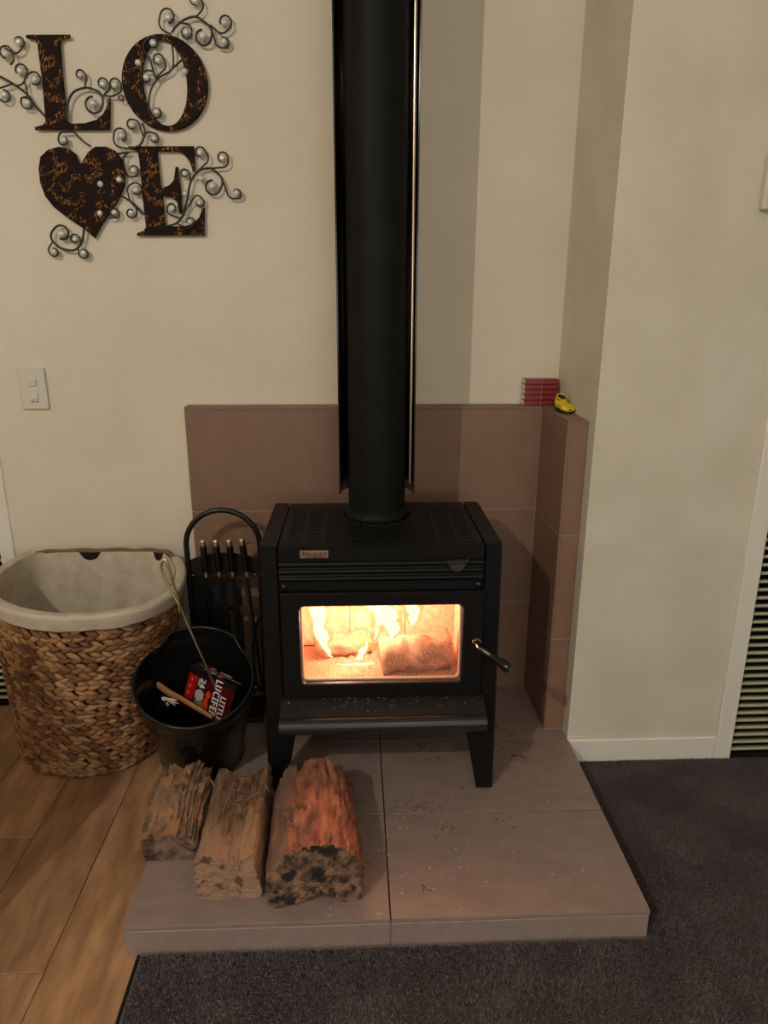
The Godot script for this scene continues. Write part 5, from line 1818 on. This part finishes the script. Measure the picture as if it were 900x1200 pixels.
# ==================================================================== small things
func build_small() -> void:
	# light switch
	var sw := thing("light_switch", "white light switch plate on the wall above the basket", "light switch")
	sw.position = Vector3(-0.939, 1.009, WZ)
	var st := begin()
	bx(st, Vector3(-0.037, -0.058, 0.0004), Vector3(0.037, 0.058, 0.0095), 0.003)
	part("plate", st, M.white_plastic, sw)
	st = begin()
	rbox(st, Vector3(0.002, 0.017, 0.011), Vector3(0.022, 0.018, 0.007), 0.0015, Basis(Vector3.RIGHT, 0.12))
	part("rocker", st, M.white_plastic, sw)
	st = begin()
	rbox(st, Vector3(0.003, -0.019, 0.0105), Vector3(0.021, 0.022, 0.005), 0.0012, Basis(Vector3.RIGHT, -0.08))
	part("dimmer", st, M.white_plastic, sw)
	for x in [-0.004, 0.010]:
		st = begin()
		bx(st, Vector3(x - 0.005, -0.0375, 0.0094), Vector3(x + (0.005 if x < 0 else 0.002), -0.035, 0.0099))
		part("mark", st, M.grey_plastic, sw)
	# white box at the picture's right edge
	var wb := thing("wall_box", "plain white wall plate high at the right edge of the picture", "wall plate")
	wb.position = Vector3(0.9115, 1.507, RZ)
	st = begin()
	bx(st, Vector3(-0.037, -0.058, 0.0004), Vector3(0.037, 0.058, 0.022), 0.003)
	part("plate", st, M.white_plastic, wb)
	st = begin()
	rbox(st, Vector3(0.004, 0.0, 0.022), Vector3(0.022, 0.020, 0.007), 0.0015)
	part("rocker", st, M.white_plastic, wb)
	# ten matchboxes, five high and two wide
	var proto: Node3D = null
	var words := ["bottom", "second from the bottom", "middle", "second from the top", "top"]
	for c in 2:
		for r in 5:
			var o: Node3D
			if proto == null:
				o = thing("matchbox", "", "matchbox", "red matchboxes stacked on the tiled ledge")
				st = begin()
				bx(st, Vector3(-0.0235, 0.0, -0.017), Vector3(0.0235, 0.0146, 0.017), 0.0008)
				part("sleeve", st, M.red, o)
				st = begin()
				bx(st, Vector3(-0.0241, 0.0016, -0.0153), Vector3(0.0241, 0.0132, 0.0153), 0.0005)
				part("tray", st, M.card, o)
				st = begin()
				bx(st, Vector3(-0.0222, 0.0026, 0.0168), Vector3(0.0222, 0.0122, 0.01735))
				part("striker", st, M.striker, o)
				proto = o
			else:
				o = proto.duplicate()
				o.name = numbered("matchbox")
				add_child(o)
			o.set_meta("label", "small red matchbox at the %s of the stack's %s column" % [words[r], ["left", "right"][c]])
			o.transform = Transform3D(Basis(Vector3.UP, 0.02), Vector3(0.4655 + 0.0487 * c, 0.9624 + 0.0003 + 0.0149 * r, -0.028 - 0.001 * c))
	# clog
	var cl := thing("toy_clog", "small yellow toy clog with a black opening on the surround's corner", "clog")
	cl.transform = Transform3D(Basis(Vector3.UP, 0.10).scaled(Vector3(0.84, 0.95, 0.92)), Vector3(0.5255, 0.9624, 0.100))
	# length along +z (toe), rounded body by rings
	var rings := [[-0.046, 0.006, 0.010, 0.016], [-0.044, 0.014, 0.004, 0.036], [-0.036, 0.019, 0.003, 0.0415], [-0.022, 0.0205, 0.003, 0.0368], [-0.008, 0.020, 0.003, 0.0312], [0.006, 0.020, 0.003, 0.0278], [0.018, 0.0225, 0.003, 0.027], [0.030, 0.0245, 0.003, 0.025], [0.040, 0.022, 0.004, 0.023], [0.046, 0.014, 0.006, 0.019], [0.048, 0.004, 0.010, 0.014]]
	var R := func(u: float, v: float) -> Vector3:
		var f := v * (rings.size() - 1)
		var i := mini(int(f), rings.size() - 2)
		var k := f - i
		var q := []
		for e in 4:
			var p0: float = rings[max(i - 1, 0)][e]
			var p3: float = rings[min(i + 2, rings.size() - 1)][e]
			q.append(cubic_interpolate(rings[i][e], rings[i + 1][e], p0, p3, k))
		var a := u * TAU
		var h: float = (q[3] - q[2]) * 0.5
		return Vector3(cos(a) * q[1], q[2] + h + sin(a) * h, q[0])
	st = begin()
	grid(st, R, 24, 40)
	part("upper", st, M.yellow, cl)
	st = begin()
	var open := []
	for k in 24:
		var a := TAU * k / 24.0
		open.append(Vector3(cos(a) * 0.0155, 0.0446 - 0.0128 * (0.5 + 0.5 * sin(a)), -0.023 + sin(a) * 0.0175))
	flat(st)
	for k in 24:
		tri(st, Vector3(0, 0.0385, -0.023), open[(k + 1) % 24], open[k])
		quad(st, open[k], open[(k + 1) % 24], open[(k + 1) % 24] - Vector3(0, 0.006, 0), open[k] - Vector3(0, 0.006, 0))
	part("opening", st, M.ink, cl)
	st = begin()
	tube(st, open, 0.0024, 8, true)
	part("collar", st, M.yellow, cl)
	st = begin()
	var sole := []
	for k in 28:
		var a := TAU * k / 28.0
		sole.append(Vector2(cos(a) * (0.0225 + 0.002 * sin(a)), sin(a) * 0.047))
	prism(st, sole, 0.0002, 0.0052, 0.0, Transform3D(Basis(Vector3(1, 0, 0), Vector3(0, 0, 1), Vector3(0, 1, 0)), Vector3.ZERO))
	part("sole", st, M.ink, cl)
	st = begin()
	rbox(st, Vector3(-0.012, 0.020, -0.046), Vector3(0.012, 0.022, 0.008), 0.003)
	part("heel_tab", st, M.ink, cl)
	for w in [[-0.014, -0.003], [0.001, 0.016]]:
		st = begin()
		var pts := []
		for k in 12:
			var u := k / 11.0
			pts.append(Vector3(lerpf(w[0], w[1], u), 0.0165 + 0.0014 * sin(u * 21.0), 0.0462 - 14.0 * pow(lerpf(w[0], w[1], u), 2.0)))
		tube(st, pts, 0.0009, 5)
		part("scribbled_writing", st, M.ink, cl)
	# ash flecks on the hearth
	scatter_flecks(self, 90, func(): return Vector3(clampf(rng.randfn(0.12, 0.2), -0.1, 0.52), H + 0.0004, clampf(rng.randfn(0.70, 0.10), 0.50, 0.87)), 0.0024)

# unseen low cupboard out of view on the left, placed to throw the slanting shade on the floor
func build_unseen_sideboard() -> void:
	var t := thing("unseen_sideboard", "unseen low timber cupboard left of the hearth, placed to shade the floor", "unseen_sideboard")
	t.transform = Transform3D(Basis.IDENTITY, Vector3(-1.19, 0, 1.12))
	var st := begin()
	bx(st, Vector3(-0.235, 0.07, -0.17), Vector3(0.235, 0.88, 0.16), 0.002)
	part("carcass", st, M.wood_new, t)
	st = begin()
	bx(st, Vector3(-0.24, 0.88, -0.175), Vector3(0.24, 0.905, 0.18), 0.003)
	part("top", st, M.wood_new, t)
	st = begin()
	bx(st, Vector3(-0.22, 0.0005, -0.16), Vector3(0.22, 0.07, 0.15))
	part("plinth", st, M.ink, t)
	for k in 2:
		st = begin()
		bx(st, Vector3(-0.233 + 0.234 * k, 0.08, 0.16), Vector3(-0.002 + 0.235 * k, 0.872, 0.176), 0.002)
		var d := part("door", st, M.wood_new, t)
		st = begin()
		lathe(st, [Vector2(0.005, 0.0), Vector2(0.005, 0.012), Vector2(0.011, 0.018), Vector2(0.008, 0.024), Vector2(0.0, 0.025)], Transform3D(Basis(Vector3.RIGHT, PI / 2), Vector3(-0.03 + 0.06 * k, 0.52, 0.176)), 14)
		part("knob", st, M.brass, d)
